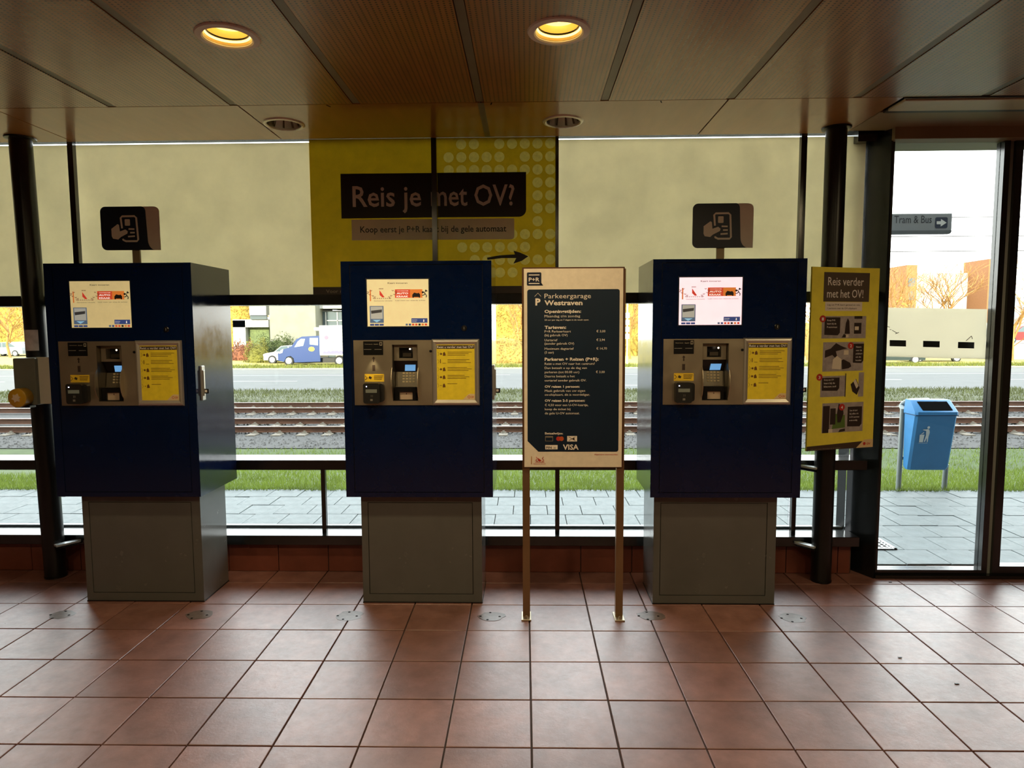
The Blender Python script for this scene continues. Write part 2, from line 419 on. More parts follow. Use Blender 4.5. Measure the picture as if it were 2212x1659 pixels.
mb.flat(rrect(-.572, b, c, d, .045, 5, 'br'), 4.3015)
each(mb, 'black_title_box', mat('black_print', (30, 20, 16), .45), bn)
mb = MB(); a, b, c, d = BX(760, 480), BX(1111, 480), BZ(760, 519), BZ(1111, 471)
mb.flat([(a, c), (-.606, c), (-.606, d), (a, d)], 4.3018); mb.flat(rrect(-.572, b, c, d, .02, 4, 'br'), 4.3018)
each(mb, 'white_strip', mat('white_strip', (236, 228, 222), .5, trans=.12), bn)
mb = MB()
mb.text('Reis je', BX(763, 440), BX(911, 440), BZ(763, 446), .135, 4.2999, .012); build(mb, 'title_lettering', mat('title_white', (240, 236, 232), .5), bn); mb = MB()
mb.text('met OV?', BX(932, 440), BX(1111, 440), BZ(932, 444), .135, 4.2999, .012)
build(mb, 'title_lettering', mat('title_white', (240, 236, 232), .5), bn)
mb = MB()
mb.text('Koop eerst je P+R kaart bij de gele automaat', BX(779, 500), BX(1094, 497), BZ(900, 501), .041, 4.3003, .012)
build(mb, 'subtitle_lettering', BLACK, bn)
mb = MB(); ar = [(1053, 556), (1080, 551), (1113, 549), (1110, 541), (1124, 545), (1142, 553), (1128, 563), (1110, 569), (1116, 557), (1085, 557), (1054, 561)]
mb.flat([(BX(x, y), BZ(x, y)) for x, y in ar][::-1], 4.3009)
build(mb, 'arrow', mat('arrow_black', (30, 20, 12), .5), bn)
mb = MB(); mb.text('Voor meer informatie', BX(703, 632), BX(815, 632), BZ(703, 634), .022, 4.2996, .005)
build(mb, 'footer_lettering', mat('faint_grey', (150, 140, 120), .5), bn)

# black gloss side panel of the door portal
pp = [(2.20, 4.165), (2.215, 4.175), (2.215, 4.46), (2.09, 4.46), (2.075, 4.43)]
pn = struct('trim_1'); build(MB().polyxy(pp, 0, 2.79), 'side_panel', PANELB, pn)
build(MB().box(2.04, 2.26, 4.25, 4.46, 2.74, 2.95), 'leak_cover', FRAME, pn)  # added dark block covering a bright sky leak above the side panel
# door portal and sliding leaves
d1 = struct('door_1')
bar('threshold', 2.21, 5.2, 4.16, 4.32, 0, .022, FRAME, d1)
bar('door_head', 2.20, 5.2, 4.13, 4.42, 2.72, 2.95, mat('door_head_beige', (150, 132, 104), .5), d1)
build(MB().box(2.2, 2.235, 4.19, 4.26, .022, 2.74), 'door_stile', FRAME, d1)
build(MB().box(2.89, 2.926, 4.19, 4.26, .022, 2.74), 'door_stile', FRAME, d1)
build(MB().box(2.235, 2.89, 4.19, 4.26, .022, .05), 'bottom_rail', FRAME, d1)
build(MB().box(2.235, 2.89, 4.222, 4.230, .05, 2.74), 'glass_pane', GLASS, d1)
build(MB().box(2.926, 2.958, 4.21, 4.25, .022, 2.74), 'meeting_strip', mat('grey_rubber', (150, 156, 150), .5), d1)
build(MB().box(2.958, 3.005, 4.19, 4.26, .022, 2.74), 'door_stile', FRAME, d1)
build(MB().box(3.005, 3.70, 4.19, 4.26, .022, .075), 'bottom_rail', FRAME, d1)
build(MB().box(3.005, 3.70, 4.222, 4.230, .075, 2.74), 'glass_pane', GLASS, d1)
build(MB().box(3.70, 3.74, 4.19, 4.26, .022, 2.74), 'door_stile', FRAME, d1)
build(MB().box(3.74, 5.15, 4.222, 4.230, .03, 2.74), 'glass_pane', GLASS, d1)
build(MB().box(5.15, X1, 4.16, 4.40, 0, 2.79), 'end_panel', PANELB, d1)

# other walls and unseen car park storeys, height set to shade the ground towards the road
tag(build(MB().box(X0 - .3, X0, YB - .3, 4.42, -.2, 3.0), 'wall_left', WALLM), kind='structure')
tag(build(MB().box(X1, X1 + .3, YB - .3, 4.42, -.2, 3.0), 'wall_right', WALLM), kind='structure')
tag(build(MB().box(X0, X1, YB - .3, YB, -.2, 3.0), 'wall_back', WALLM), kind='structure')
tag(build(MB().box(-28, 34, -12, 4.46, 3.0, 11.0), 'unseen_storeys', mat('garage_concrete', (150, 150, 146), .8, var=.1, scale=1)), kind='structure')

# ceiling
ce = struct('ceiling')
build(MB().box(X0, X1, YB, 4.42, ZC + .15, 3.0), 'ceiling_base', GROOVE, ce)
J = [-2.215 + .6555 * k for k in range(-7, 15)]
big = [(-1.218, 2.782), (.128, 2.778)]; small = [(-1.412, 3.937), (.207, 3.947)]
def panel_with_hole(x0, x1, y0, y1, holes, r):
    mb = MB()
    if not holes: return mb.box(x0, x1, y0, y1, ZC, ZC + .011)
    cx_, cy_ = holes[0]; n = 32
    ring = [(cx_ + r * cos(2 * pi * k / n), cy_ + r * sin(2 * pi * k / n)) for k in range(n)]
    cut = r + .03; xa, xb, ya, yb = cx_ - cut, cx_ + cut, cy_ - cut, cy_ + cut
    mb.box(x0, x1, y0, ya, ZC, ZC + .011); mb.box(x0, x1, yb, y1, ZC, ZC + .011)
    mb.box(x0, xa, ya, yb, ZC, ZC + .011); mb.box(xb, x1, ya, yb, ZC, ZC + .011)
    sq = []
    for k in range(n):
        a = 2 * pi * k / n; t = cut / max(abs(cos(a)), abs(sin(a))); sq.append((cx_ + t * cos(a), cy_ + t * sin(a)))
    vs = [(x, y, ZC) for x, y in ring] + [(x, y, ZC) for x, y in sq]
    mb.add(vs, [(k, k + n, (k + 1) % n + n, (k + 1) % n) for k in range(n)])
    return mb
for k in range(len(J) - 1):
    a, b = J[k] + .022, J[k + 1] - .022
    if a < X0 or b > X1: continue
    h = [c for c in big if a < c[0] < b]
    build(panel_with_hole(a, b, -1.2, 3.606, h, .1), 'ceiling_panel', PERF, ce)
    build(MB().box(a, b, YB, -1.206, ZC, ZC + .011), 'ceiling_panel', PERF, ce)
for xj in J:
    if X0 < xj < X1: build(MB().box(xj - .0185, xj + .0185, YB, 3.606, ZC + .003, ZC + .010), 'cover_strip', STRIPM, ce)
nj = [X0, -4.2, -2.87, -1.54, -.245, 1.055, 1.962]
for a, b in zip(nj[:-1], nj[1:]):
    h = [c for c in small if a < c[0] < b]
    build(panel_with_hole(a + .004, b - .004, 3.612, 4.245, h, .1), 'edge_panel', VENEER, ce)
build(MB().box(-.262, -.228, 3.612, 4.24, ZC - .002, ZC), 'cover_strip', STRIPM, ce)
build(MB().box(1.966, X1, 3.612, 3.625, ZC - .004, ZC + .01), 'edge_trim', BROWN, ce)
build(MB().box(1.98, X1, 3.63, 3.80, ZC - .012, ZC + .004, .003), 'air_curtain_panel', CREAM, ce)
build(MB().box(1.98, X1, 3.802, 3.85, ZC - .006, ZC + .004), 'air_curtain_slot', mat('slot_brown', (60, 50, 46), .5), ce)
build(MB().box(1.962, X1, 3.853, 4.20, ZC + .0, ZC + .011), 'door_soffit', mat('door_head_beige', (150, 132, 104), .5), ce)
for (x, y, a) in ((-1.07, 3.618, .6), (-.19, 3.615, -.3), (.70, 3.618, .5)):   # small dark nicks on the seam
    build(MB().polyxy([(x, y), (x + .006, y), (x + .006 + a * .02, y + .03), (x + a * .02, y + .03)], ZC - .001, ZC), 'seam_clip', HOLE, ce)

# downlights
LAMPW = emis('lamp_glow', (255, 214, 120), 9.0)
def downlight(c, lit, label, group):
    t = thing('downlight', label, 'ceiling light', (c[0], c[1], ZC), group)
    rim = .127 if lit else .118
    ri = .094 if lit else .096
    prof = [(rim, 0), (rim - .004, -.006), (ri + .006, -.009), (ri, -.004), (ri - .002, .03)]
    build(MB().lathe(prof, (c[0], c[1], ZC), 40), 'trim_ring', mat('white_trim', (240, 236, 232), .45) if lit else mat('silver_trim', (236, 230, 216), .3, .3), t, True)
    if lit:
        warm = mat('warm_reflector', (250, 222, 150), .35, .2)
        build(MB().lathe([(ri - .002, .0), (ri - .012, .03), (.055, .12), (.0, .13)], (c[0], c[1], ZC), 36), 'reflector', warm, t, True)
        build(MB().lathe([(.086, .020), (.0855, .024), (.082, .026), (.08, .024), (.082, .020), (.086, .020)], (c[0], c[1], ZC), 36), 'lens_ring', BLACK, t, True)
        pr = []
        for q in range(9): pr += [(.078 - q * .0085, .050 + .002 * (q % 2) + q * .004)]
        build(MB().lathe(pr + [(.0, .085)], (c[0], c[1], ZC), 36), 'ribbed_lens', emis('lens_glow', (255, 226, 150), 1.05), t, True)
        build(MB().lathe([(ri - .003, .006), (ri - .010, .018)], (c[0], c[1], ZC), 36), 'lit_collar', emis('collar_glow', (255, 238, 160), 1.3), t, True)
        build(MB().lathe([(.0, .040), (.022, .044), (.026, .052), (.0, .06)], (c[0], c[1], ZC), 20), 'lamp', LAMPW, t, True)
        ld = bpy.data.lights.new('lamp_light', 'SPOT'); ld.energy = 35; ld.color = (1, .78, .43); ld.spot_size = R(135); ld.spot_blend = .8; ld.shadow_soft_size = .07
        lo = bpy.data.objects.new('lamp_light', ld); COL.objects.link(lo); lo.parent = t; lo.location = (0, 0, -.02)
    else:
        chrome = mat('chrome_reflector', (240, 238, 230), .28, 1)
        pr = [(ri - .002, 0), (ri - .008, .03), (.06, .09), (.03, .12), (0, .125)]
        build(MB().lathe(pr, (c[0], c[1], ZC), 36), 'reflector', chrome, t, True)
        mb = MB()
        for q in range(10):
            a = q * pi / 5; mb.add([(c[0] + .092 * cos(a), c[1] + .092 * sin(a), ZC + .002), (c[0] + .084 * cos(a + .12), c[1] + .084 * sin(a + .12), ZC + .002),
                                    (c[0] + .05 * cos(a + .1), c[1] + .05 * sin(a + .1), ZC + .09), (c[0] + .055 * cos(a), c[1] + .055 * sin(a), ZC + .09)], [(0, 1, 2, 3)])
        build(mb, 'reflector_facets', STEELD, t)
        build(MB().tube([(c[0], c[1], ZC + .03), (c[0], c[1], ZC + .10)], .016, 10), 'lamp', mat('off_lamp', (190, 186, 178), .4), t, True)
    return t
downlight(big[0], True, 'lit round downlight in the perforated ceiling, the left one of two', 'lit downlights')
downlight(big[1], True, 'lit round downlight in the perforated ceiling, above the tariff board', 'lit downlights')
downlight(small[0], False, 'unlit chrome downlight in the plain edge strip, left of the yellow banner top', 'unlit downlights')
downlight(small[1], False, 'unlit chrome downlight in the plain edge strip, over the banner right end', 'unlit downlights')
# added fill spots without fixtures, brightening the poster, machines and front wall
for x, y in ((-2.56, .9), (-1.218, .9), (.128, .9), (1.47, .9), (2.82, .9), (2.82, 1.9)):
    ld = bpy.data.lights.new('fill_spot', 'SPOT'); ld.energy = 30; ld.color = (1, .78, .43); ld.spot_size = R(178); ld.spot_blend = .5; ld.shadow_soft_size = .08
    lo = bpy.data.objects.new('fill_spot', ld); COL.objects.link(lo); lo.location = (x, y, ZC - .02)

# ------------------------------------------------------------------ columns
def column(name, label, x, y, r, lean=0.0):
    t = thing(name, label, 'column', (x, y, 0))
    top = x - lean
    build(MB().tube([(x, y, 0), (top, y, ZC)], r, 32), 'shaft', COLM, t, True)
    build(MB().lathe([(r, -.014), (r + .022, -.010), (r + .024, -.001), (r, -.001)], (top, y, ZC), 32), 'ceiling_collar', COLM, t, True)
    build(MB().lathe([(r + .002, .0), (r + .003, .012), (r, .014)], (x, y, 0), 32), 'floor_collar', BLACK, t, True)
    return t
CL = column('steel_column', 'dark round steel column left of the leftmost blue machine', -3.085, 4.145, .0625, .05)
CR = column('steel_column', 'dark round steel column behind the narrow yellow poster', 1.852, 4.13, .0600)
SV = mat('pale_steel_plate', (214, 222, 226), .25, .2)
def bracket(parent, x, y, dx, dy, z):
    d = Vector((dx, dy, 0)); n_ = Vector((-dy, dx, 0)).normalized() * .022; L = []
    p = Vector((x, y, 0))
    L = [p - n_, p + d - n_]; dn = d.normalized() * .022
    for k in range(1, 6):
        a = -pi / 2 + k * pi / 6; L.append(p + d + dn * cos(a) + n_ * sin(a))
    L += [p + d + n_, p + n_]
    build(MB().polyxy([(v.x, v.y) for v in L], z, z + .012), 'bracket_plate', SV, parent)
    build(MB().tube([(x, y, z - .012), (x + dx, y + dy, z - .012)], .010, 8), 'bracket_arm', FRAME, parent, True)
bracket(CL, -3.02, 4.13, .03, .07, .72); bracket(CL, -3.03, 4.08, .075, .10, .22)
bracket(CR, 1.80, 4.11, -.075, .09, .72); bracket(CR, 1.80, 4.10, -.075, .09, .22)

# equipment on the left column
bx = thing('key_switch_box', 'dark grey switch box with yellow knob fixed to the left column', 'switch box', (-3.08, 4.03, 1.28))
p0, p1 = at(27, 775, 3.93), at(68, 872, 3.93)
build(MB().box(p0.x, p0.x + .135, 3.93, 4.09, 1.15, 1.435, .004), 'housing', mat('box_grey', (116, 120, 110), .45, var=.08), bx, bev=.003)
build(MB().box(p0.x + .128, p0.x + .225, 3.955, 3.966, 1.155, 1.44, .002), 'cover_plate', mat('plate_grey', (224, 224, 210), .4), bx)
kn = build(MB().lathe([(0, .0), (.050, .0), (.056, -.004), (.057, -.06), (.054, -.066), (0, -.066)], (p0.x + .06, 3.865, 1.20), 36, 'y'), 'yellow_knob', mat('ochre_plastic', (206, 158, 42), .35), bx, True)
st = [(.028 * (1.0 if q % 2 == 0 else .62) * cos(q * pi / 6 + .2), .028 * (1.0 if q % 2 == 0 else .62) * sin(q * pi / 6 + .2)) for q in range(12)]
build(MB().poly([(p0.x + .06 + a, 1.20 + b) for a, b in st], 3.858, 3.866), 'star_insert', mat('star_white', (226, 206, 180), .4), kn)
build(MB().box(p0.x + .02, p0.x + .11, 3.90, 3.95, 1.137, 1.150), 'lower_lip', BLACK, bx)
stk = thing('paper_sticker', 'faded pinkish paper sticker wrapped on the left column', 'sticker', (-3.08, 4.07, 1.54))
mb = MB(); n = 9; xa = -3.085 - .0285
vs = []
for q in range(n):
    a = -pi / 2 + (-.62 + q * 1.42 / (n - 1)); vs += [(xa + .0645 * cos(a), 4.145 + .0645 * sin(a), 1.475), (xa + .0645 * cos(a), 4.145 + .0645 * sin(a), 1.605)]
mb.add(vs, [(2 * q, 2 * q + 2, 2 * q + 3, 2 * q + 1) for q in range(n - 1)])
build(mb, 'paper', mat('pink_paper', (214, 204, 204), .5, var=.22, scale=22), stk, True)

# ------------------------------------------------------------------ ticket machines
# template measured on the middle machine; local x 0..0.838, y 0 front, z height
def KX(x, y): return -2.933871 + .002606 * x - .000043 * y + 1.037
def KZ(x, y): return 3.456546 - .000008 * x - .002602 * y
KW, KD, KB, KT = .838, .475, .645, 1.975
HX0, HX1, HZ0, HZ1 = KX(848, 805), KX(903, 805), KZ(870, 866), KZ(870, 744)
def make_machine():
    t = thing('ticket_machine', None, 'ticket machine')
    body = MB(); body.framed((0, KW), (KB, KT), (HX0, HX1, HZ0, HZ1), .006, .14); body.box(0, KW, .14, KD, KB, KT)
    # raised border round the door
    bo = .004; dx0, dx1, dz0, dz1 = .052, KW - .052, KB + .03, KT - .022
    body.framed((0, KW), (KB, KT), (dx0 - bo, dx1 + bo, dz0 - bo, dz1 + bo), 0, .006)
    b = build(body, 'cabinet_body', NAVY, t)
    door = MB().framed((dx0, dx1), (dz0, dz1), (HX0, HX1, HZ0, HZ1), .0005, .007)
    build(door, 'cabinet_door', NAVY, t)
    ln_ = MB().framed((dx0 - bo, dx1 + bo), (dz0 - bo, dz1 + bo), (dx0, dx1, dz0, dz1), .0052, .0062)
    build(ln_, 'door_gap', GROOVE, t)
    # display
    sx0, sx1, sz0, sz1 = KX(794, 655), KX(926, 655), KZ(860, 705), KZ(860, 605)
    build(MB().framed((sx0 - .006, sx1 + .006), (sz0 - .006, sz1 + .006), (sx0, sx1, sz0, sz1), -.001, .004), 'display_bezel', NAVYD, t)
    sc = build(MB().box(sx0, sx1, -.0002, .003, sz0, sz1), 'display', emis('screen_glow_middle', (214, 196, 142), .62), t)
    def P(mb_, m, nm): return build(mb_, nm, m, sc)
    W_, H_ = sx1 - sx0, sz1 - sz0
    sX = lambda u: sx0 + u * W_
    sZ = lambda v: sz1 - v * H_
    y = -.0006
    mb = MB(); mb.text('Kaart invoeren', sX(.34), sX(.66), sZ(.095), .0085, y, .01)
    mb.text('Laat niets van waarde achter', sX(.46), sX(.95), sZ(.46), .0055, y); mb.text('Gemeente Utrecht', sX(.11), sX(.41), sZ(.465), .0055, y)
    P(mb, mat('screen_dark', (44, 34, 30), .5, emit=.25), 'screen_lettering')
    # shield with two supporters, orange bar
    mb = MB(); mb.quad(sX(.045), sX(.065), sZ(.46), sZ(.22), y)
    P(mb, mat('screen_orange', (212, 116, 54), .5, emit=.45), 'orange_bar')
    mb = MB()
    mb.flat([(sX(.205), sZ(.23)), (sX(.285), sZ(.38)), (sX(.25), sZ(.385)), (sX(.205), sZ(.33))][::-1], y)
    P(mb, mat('screen_red', (204, 60, 44), .5, emit=.45), 'crest_red')
    mb = MB()
    for s_ in (-1, 1):
        cx_ = sX(.245)
        for q in range(7):
            a = q * .9; x = cx_ + s_ * (.060 + .020 * sin(a)) * W_ / .34 * 1.0; z = sZ(.23 + q * .027)
            mb.tube([(x - .006, y, z), (x, y, z - .005), (x + .005, y, z)], .0015, 4)
    for q in range(5): mb.tube([(sX(.20) + q * .005, y, sZ(.21)), (sX(.20) + q * .005 + .002, y, sZ(.19))], .0014, 4)
    for q in range(8): mb.tube([(sX(.13) + q * .011, y, sZ(.415)), (sX(.13) + q * .011 + .005, y, sZ(.395))], .0014, 4)
    P(mb, mat('screen_brown', (124, 72, 60), .5, emit=.3), 'crest_lions')
    mb = MB(); mb.quad(sX(.455), sX(.70), sZ(.395), sZ(.215), y); P(mb, mat('screen_redbox', (206, 74, 44), .5, emit=.5), 'red_box')
    mb = MB(); mb.quad(sX(.70), sX(.90), sZ(.395), sZ(.215), y); P(mb, mat('screen_orangebox', (216, 122, 50), .5, emit=.5), 'orange_box')
    mb = MB(); mb.text('VOORKOM', sX(.485), sX(.67), sZ(.255), .004, y - .0004, .01); mb.text('AUTO', sX(.48), sX(.67), sZ(.318), .010, y - .0004, .03); mb.text('KRAAK', sX(.48), sX(.67), sZ(.382), .010, y - .0004, .03)
    P(mb, mat('screen_white', (236, 226, 214), .5, emit=.6), 'box_lettering')
    mb = MB()   # car seen head on and running figure
    cx_, cz = sX(.80), sZ(.335)
    mb.flat([(cx_ - .022, cz - .011), (cx_ + .022, cz - .011), (cx_ + .022, cz + .002), (cx_ + .014, cz + .012), (cx_ + .006, cz + .009), (cx_ - .012, cz + .013), (cx_ - .022, cz + .001)], y - .0004)
    mb.quad(cx_ - .021, cx_ - .014, cz - .015, cz - .010, y - .0004); mb.quad(cx_ + .014, cx_ + .021, cz - .015, cz - .010, y - .0004)
    fx, fz = sX(.93), sZ(.31)
    mb.disc((fx + .009, fz + .018), .0045, y - .0004, 10)
    for a_, b_ in (((fx - .002, fz + .010), (fx + .006, fz)), ((fx + .004, fz + .012), (fx + .018, fz + .016)), ((fx + .004, fz), (fx + .013, fz - .010)), ((fx + .013, fz - .010), (fx + .010, fz - .020)), ((fx + .004, fz), (fx - .004, fz - .008)), ((fx - .004, fz - .008), (fx - .013, fz - .008))):
        mb.tube([(a_[0], y - .0006, a_[1]), (b_[0], y - .0006, b_[1])], .0022, 5)
    mb.disc((fx - .008, fz + .008), .006, y - .0004, 10)
    P(mb, mat('screen_black', (30, 26, 24), .5, emit=.1), 'burglar_pictogram')
    # card picture lower left, blue down arrow
    mb = MB(); mb.quad(sX(.04), sX(.265), sZ(.925), sZ(.565), y); P(mb, mat('screen_slate', (86, 108, 136), .5, emit=.4), 'card_picture_frame')
    mb = MB(); mb.quad(sX(.055), sX(.25), sZ(.84), sZ(.58), y - .0004); P(mb, mat('screen_palegrey', (176, 178, 170), .5, emit=.4), 'card_picture')
    mb = MB(); mb.flat([(sX(.065), sZ(.73)), (sX(.235), sZ(.70)), (sX(.24), sZ(.64)), (sX(.06), sZ(.665))], y - .0008); P(mb, mat('screen_darkgrey', (66, 66, 66), .5, emit=.3), 'card_slot_picture')
    mb = MB(); mb.flat([(sX(.085), sZ(.86)), (sX(.15), sZ(.915)), (sX(.22), sZ(.86))], y - .0008); P(mb, mat('screen_arrow', (140, 190, 220), .5, emit=.5), 'down_arrow')
    mb = MB()
    for q in range(3): mb.quad(sX(.04 + q * .077), sX(.108 + q * .077), sZ(.985), sZ(.945), y)
    mb.quad(sX(.715), sX(.975), sZ(.925), sZ(.83), y); each(mb, 'blue_button', mat('screen_blue', (54, 72, 128), .5, emit=.45), sc)
    mb = MB(); mb.text('Betaalwijze', sX(.73), sX(.81), sZ(.872), .0045, y - .0004); mb.text('Kiezen', sX(.73), sX(.80), sZ(.905), .0045, y - .0004); mb.flat([(sX(.905), sZ(.905)), (sX(.925), sZ(.905)), (sX(.922), sZ(.86)), (sX(.912), sZ(.85))], y - .0004)
    P(mb, MC['screen_white'], 'button_lettering')
    cols_ = [MC['screen_slate'], MC['screen_blue'], MC['screen_redbox'], MC['screen_redbox'], MC['screen_black'], MC['screen_orange'], MC['screen_red']]
    for q, m_ in enumerate(cols_):
        P(MB().quad(sX(.62 + q * .052), sX(.655 + q * .052), sZ(.985), sZ(.945), y), m_, 'payment_icon')
    # door lock
    lk = build(MB().lathe([(0, .006), (.012, .006), (.0155, .003), (.016, -.001)], (KX(1002, 709), 0.0, KZ(1002, 709)), 24, 'y'), 'door_lock', BLACK, t, True)
    build(MB().box(KX(1002, 709) - .0015, KX(1002, 709) + .0015, -.0075, -.005, KZ(1002, 709) - .007, KZ(1002, 709) + .007), 'keyway', ALU, lk)
    # steel fascia
    fx0, fx1, fz0, fz1 = KX(765, 805), KX(934, 805), KZ(850, 875), KZ(850, 734.5)
    build(MB().framed((fx0, fx1), (fz0, fz1), (HX0, HX1, HZ0, HZ1), -.004, .001), 'steel_fascia', STEEL, t)
    ts = build(MB().box(KX(785.6, 750), KX(828, 750), -.0065, -.003, KZ(800, 766.5), KZ(800, 737), .001), 'ticket_slot', BLACK, t)
    mb = MB(); mb.text('Nederlands   English', KX(789, 740), KX(818, 740), KZ(800, 744), .0045, -.0072)
    mb.framed((KX(821, 740), KX(826, 740)), (KZ(800, 746), KZ(800, 739)), (KX(822, 740), KX(825, 740), KZ(800, 745), KZ(800, 740)), -.0072, -.0068)
    build(mb, 'slot_lettering', mat('pale_mark', (190, 180, 160), .5), ts)
    mb = MB(); mb.box(KX(787, 754), KX(803, 754), -.0085, -.006, KZ(800, 755), KZ(800, 754)); mb.box(KX(810, 754), KX(825, 754), -.0085, -.006, KZ(800, 755), KZ(800, 754))
    each(mb, 'slot_lip', ALU, ts)
    mb = MB(); ax, az = KX(807.6, 775), KZ(807, 775)
    mb.flat([(ax - .0035, az - .017), (ax + .0035, az - .017), (ax + .0035, az + .002), (ax + .009, az + .002), (ax, az + .014), (ax - .009, az + .002), (ax - .0035, az + .002)], -.0046)
    mb.quad(ax - .008, ax + .008, KZ(807, 801), KZ(807, 788), -.0046)
    build(mb, 'insert_arrow_mark', BROWN, t)
    # yellow instruction label
    yl = build(MB().box(KX(788, 815), KX(830, 815), -.0048, -.0038, KZ(808, 824), KZ(808, 807.5)), 'yellow_label', mat('label_yellow', (236, 196, 50), .45, var=.08), t)
    mb = MB()
    for q in range(4): mb.quad(KX(808, 812), KX(828 - q, 812), KZ(815, 811.5 + q * 2.6), KZ(815, 810.5 + q * 2.6), -.0052)
    ca = KX(800, 815); cz = KZ(800, 815.5); mb.flat([(ca - .010, cz - .002), (ca + .005, cz - .009), (ca + .010, cz + .003), (ca - .004, cz + .010)], -.0052)
    mb.tube([(KX(789, 815), -.0052, cz + .012), (KX(794, 815), -.0052, cz), (KX(789, 815), -.0052, cz - .012)], .0014, 5)
    build(mb, 'label_print', BROWN, yl)
    # contactless reader
    rx0, rx1, rz0, rz1 = KX(789, 848), KX(824, 848), KZ(807, 869.5), KZ(807, 826)
    rd_ = MB(); out = rrect(rx0, rx1, rz0, rz1, .012, 4); rd_.poly(out, -.052, -.012); rd_.poly(rrect(rx0 + .004, rx1 + .018, rz0 + .006, rz1 - .004, .014, 4), -.030, -.003)
    rd = build(rd_, 'contactless_reader', mat('reader_black', (34, 34, 33), .38), t)
    build(MB().box(rx0 + .014, rx1 - .014, -.0535, -.051, KZ(800, 846.5), KZ(800, 839)), 'reader_display', mat('lcd_grey', (110, 112, 96), .3, emit=.12), rd)
    build(MB().box(rx0 + .016, rx0 + .022, -.0535, -.051, KZ(800, 834), KZ(800, 832)), 'status_led', emis('led_white', (220, 220, 255), 3), rd)
    mb = MB(); mx_ = (rx0 + rx1) / 2; mb.quad(mx_ - .007, mx_ + .007, KZ(800, 864), KZ(800, 859.5), -.0525)
    for q in range(3): mb.tube([(mx_ - .004 + q * .005, -.0525, KZ(800, 851)), (mx_ - .002 + q * .005, -.0525, KZ(800, 853.5)), (mx_ - .004 + q * .005, -.0525, KZ(800, 856))], .0007, 4)
    build(mb, 'reader_symbols', mat('reader_grey', (120, 116, 108), .5), rd)
    # payment recess with terminal
    D = .105
    mb = MB(); mb.box(HX0 + .001, HX1 - .001, D, D + .01, HZ0 + .001, HZ1 - .001)
    mb.box(HX0 - .0005, HX0 + .002, -.003, D, HZ0, HZ1); mb.box(HX1 - .002, HX1 + .0005, -.003, D, HZ0, HZ1)
    mb.box(HX0, HX1, -.003, D, HZ1 - .002, HZ1 + .0005); mb.box(HX0, HX1, -.003, D, HZ0 - .0005, HZ0 + .002)
    rc = build(mb, 'payment_recess', STEELD, t)
    xm = (HX0 + HX1) / 2; hw = (HX1 - HX0) / 2 - .004
    # bulged side cheeks
    for s_ in (-1, 1):
        prof = []
        for q in range(9):
            v = q / 8; prof.append((-.004 - .030 * sin(pi * v) ** .8, HZ0 + .01 + v * (HZ1 - HZ0) * .58))
        prof = [(.001, HZ0 + .01)] + prof[1:-1] + [(.001, HZ0 + .01 + (HZ1 - HZ0) * .58)]
        xx = HX0 - .004 if s_ < 0 else HX1
        build(MB().polyyz(prof[::-1], xx, xx + .004), 'side_cheek', STEEL, t)
    # card slot head
    ch = build(MB().framed((xm - hw, xm + hw), (HZ1 - .092, HZ1 - .004), (xm - hw * .58, xm + hw * .58, HZ1 - .078, HZ1 - .018), .03, .09), 'card_slot_head', STEEL, t)
    build(MB().box(xm - hw * .58, xm + hw * .58, .07, .085, HZ1 - .078, HZ1 - .018), 'slot_cavity', BLACK, ch)
    build(MB().box(xm - .02, xm + .028, .045, .068, HZ1 - .070, HZ1 - .050), 'card_lip', STEELD, ch)
    build(MB().disc((xm + hw * .35, HZ1 - .026), .005, .0295, 10), 'slot_led', emis('led_warm', (255, 226, 190), 4), ch)
    # terminal: dark hood, tilted display, keypad, printer
    zz = HZ1 - .094
    hd = build(MB().polyyz([(.09, zz), (.045, zz), (.075, zz - .060), (.09, zz - .062)][::-1], xm - hw, xm + hw), 'terminal_hood', BLACK, t)
    sy0, sz_0, sy1, sz_1 = .067, zz - .058, .055, zz - .022
    bs = MB().add([(xm - .014, sy0 - .0015, sz_0), (xm + .046, sy0 - .0015, sz_0), (xm + .050, sy1 - .0015, sz_1), (xm - .010, sy1 - .0015, sz_1)], [(0, 1, 2, 3)])
    build(bs, 'blue_display', emis('blue_screen', (110, 168, 222), .62), hd)
    kp = build(MB().polyyz([(.09, zz - .064), (.074, zz - .064), (.058, zz - .150), (.09, zz - .150)][::-1], xm - hw, xm + hw), 'keypad_slope', STEELD, t)
    for r_ in range(4):
        for c_ in range(4):
            kx = xm - .022 + c_ * .019 + (.0 if c_ < 3 else .001); kz = zz - .071 - r_ * .016; ky = .0725 - r_ * .003
            build(MB().box(kx - .006, kx + .006, ky - .003, ky + .002, kz - .005, kz + .004, .001), 'key', mat('key_pale', (206, 190, 150), .4), kp)
    pr_ = build(MB().framed((xm - hw * .92, xm + hw * .80), (HZ0 + .003, HZ0 + .078), (xm - hw * .55, xm + hw * .55, HZ0 + .006, HZ0 + .05), .012, .03), 'receipt_printer', BLACK, t)
    build(MB().box(xm - hw * .55, xm + hw * .55, .022, .029, HZ0 + .006, HZ0 + .05), 'receipt_flap', mat('flap_pale', (196, 172, 148), .45), pr_)
    build(MB().flat([(xm - .003, HZ0 + .036), (xm + .004, HZ0 + .034), (xm + .001, HZ0 + .046)], .0215), 'flap_symbol', BROWN, pr_)
    # poster frame
    qx0, qx1, qz0, qz1 = KX(933.5, 805), KX(1036, 805), KZ(985, 875.5), KZ(985, 732.5)
    ix0, ix1, iz0, iz1 = KX(944, 805), KX(1025.5, 805), KZ(985, 863), KZ(985, 744)
    o_ = [(qx0, qz0), (qx1, qz0), (qx1, qz1), (qx0, qz1)]; i_ = [(ix0, iz0), (ix1, iz0), (ix1, iz1), (ix0, iz1)]
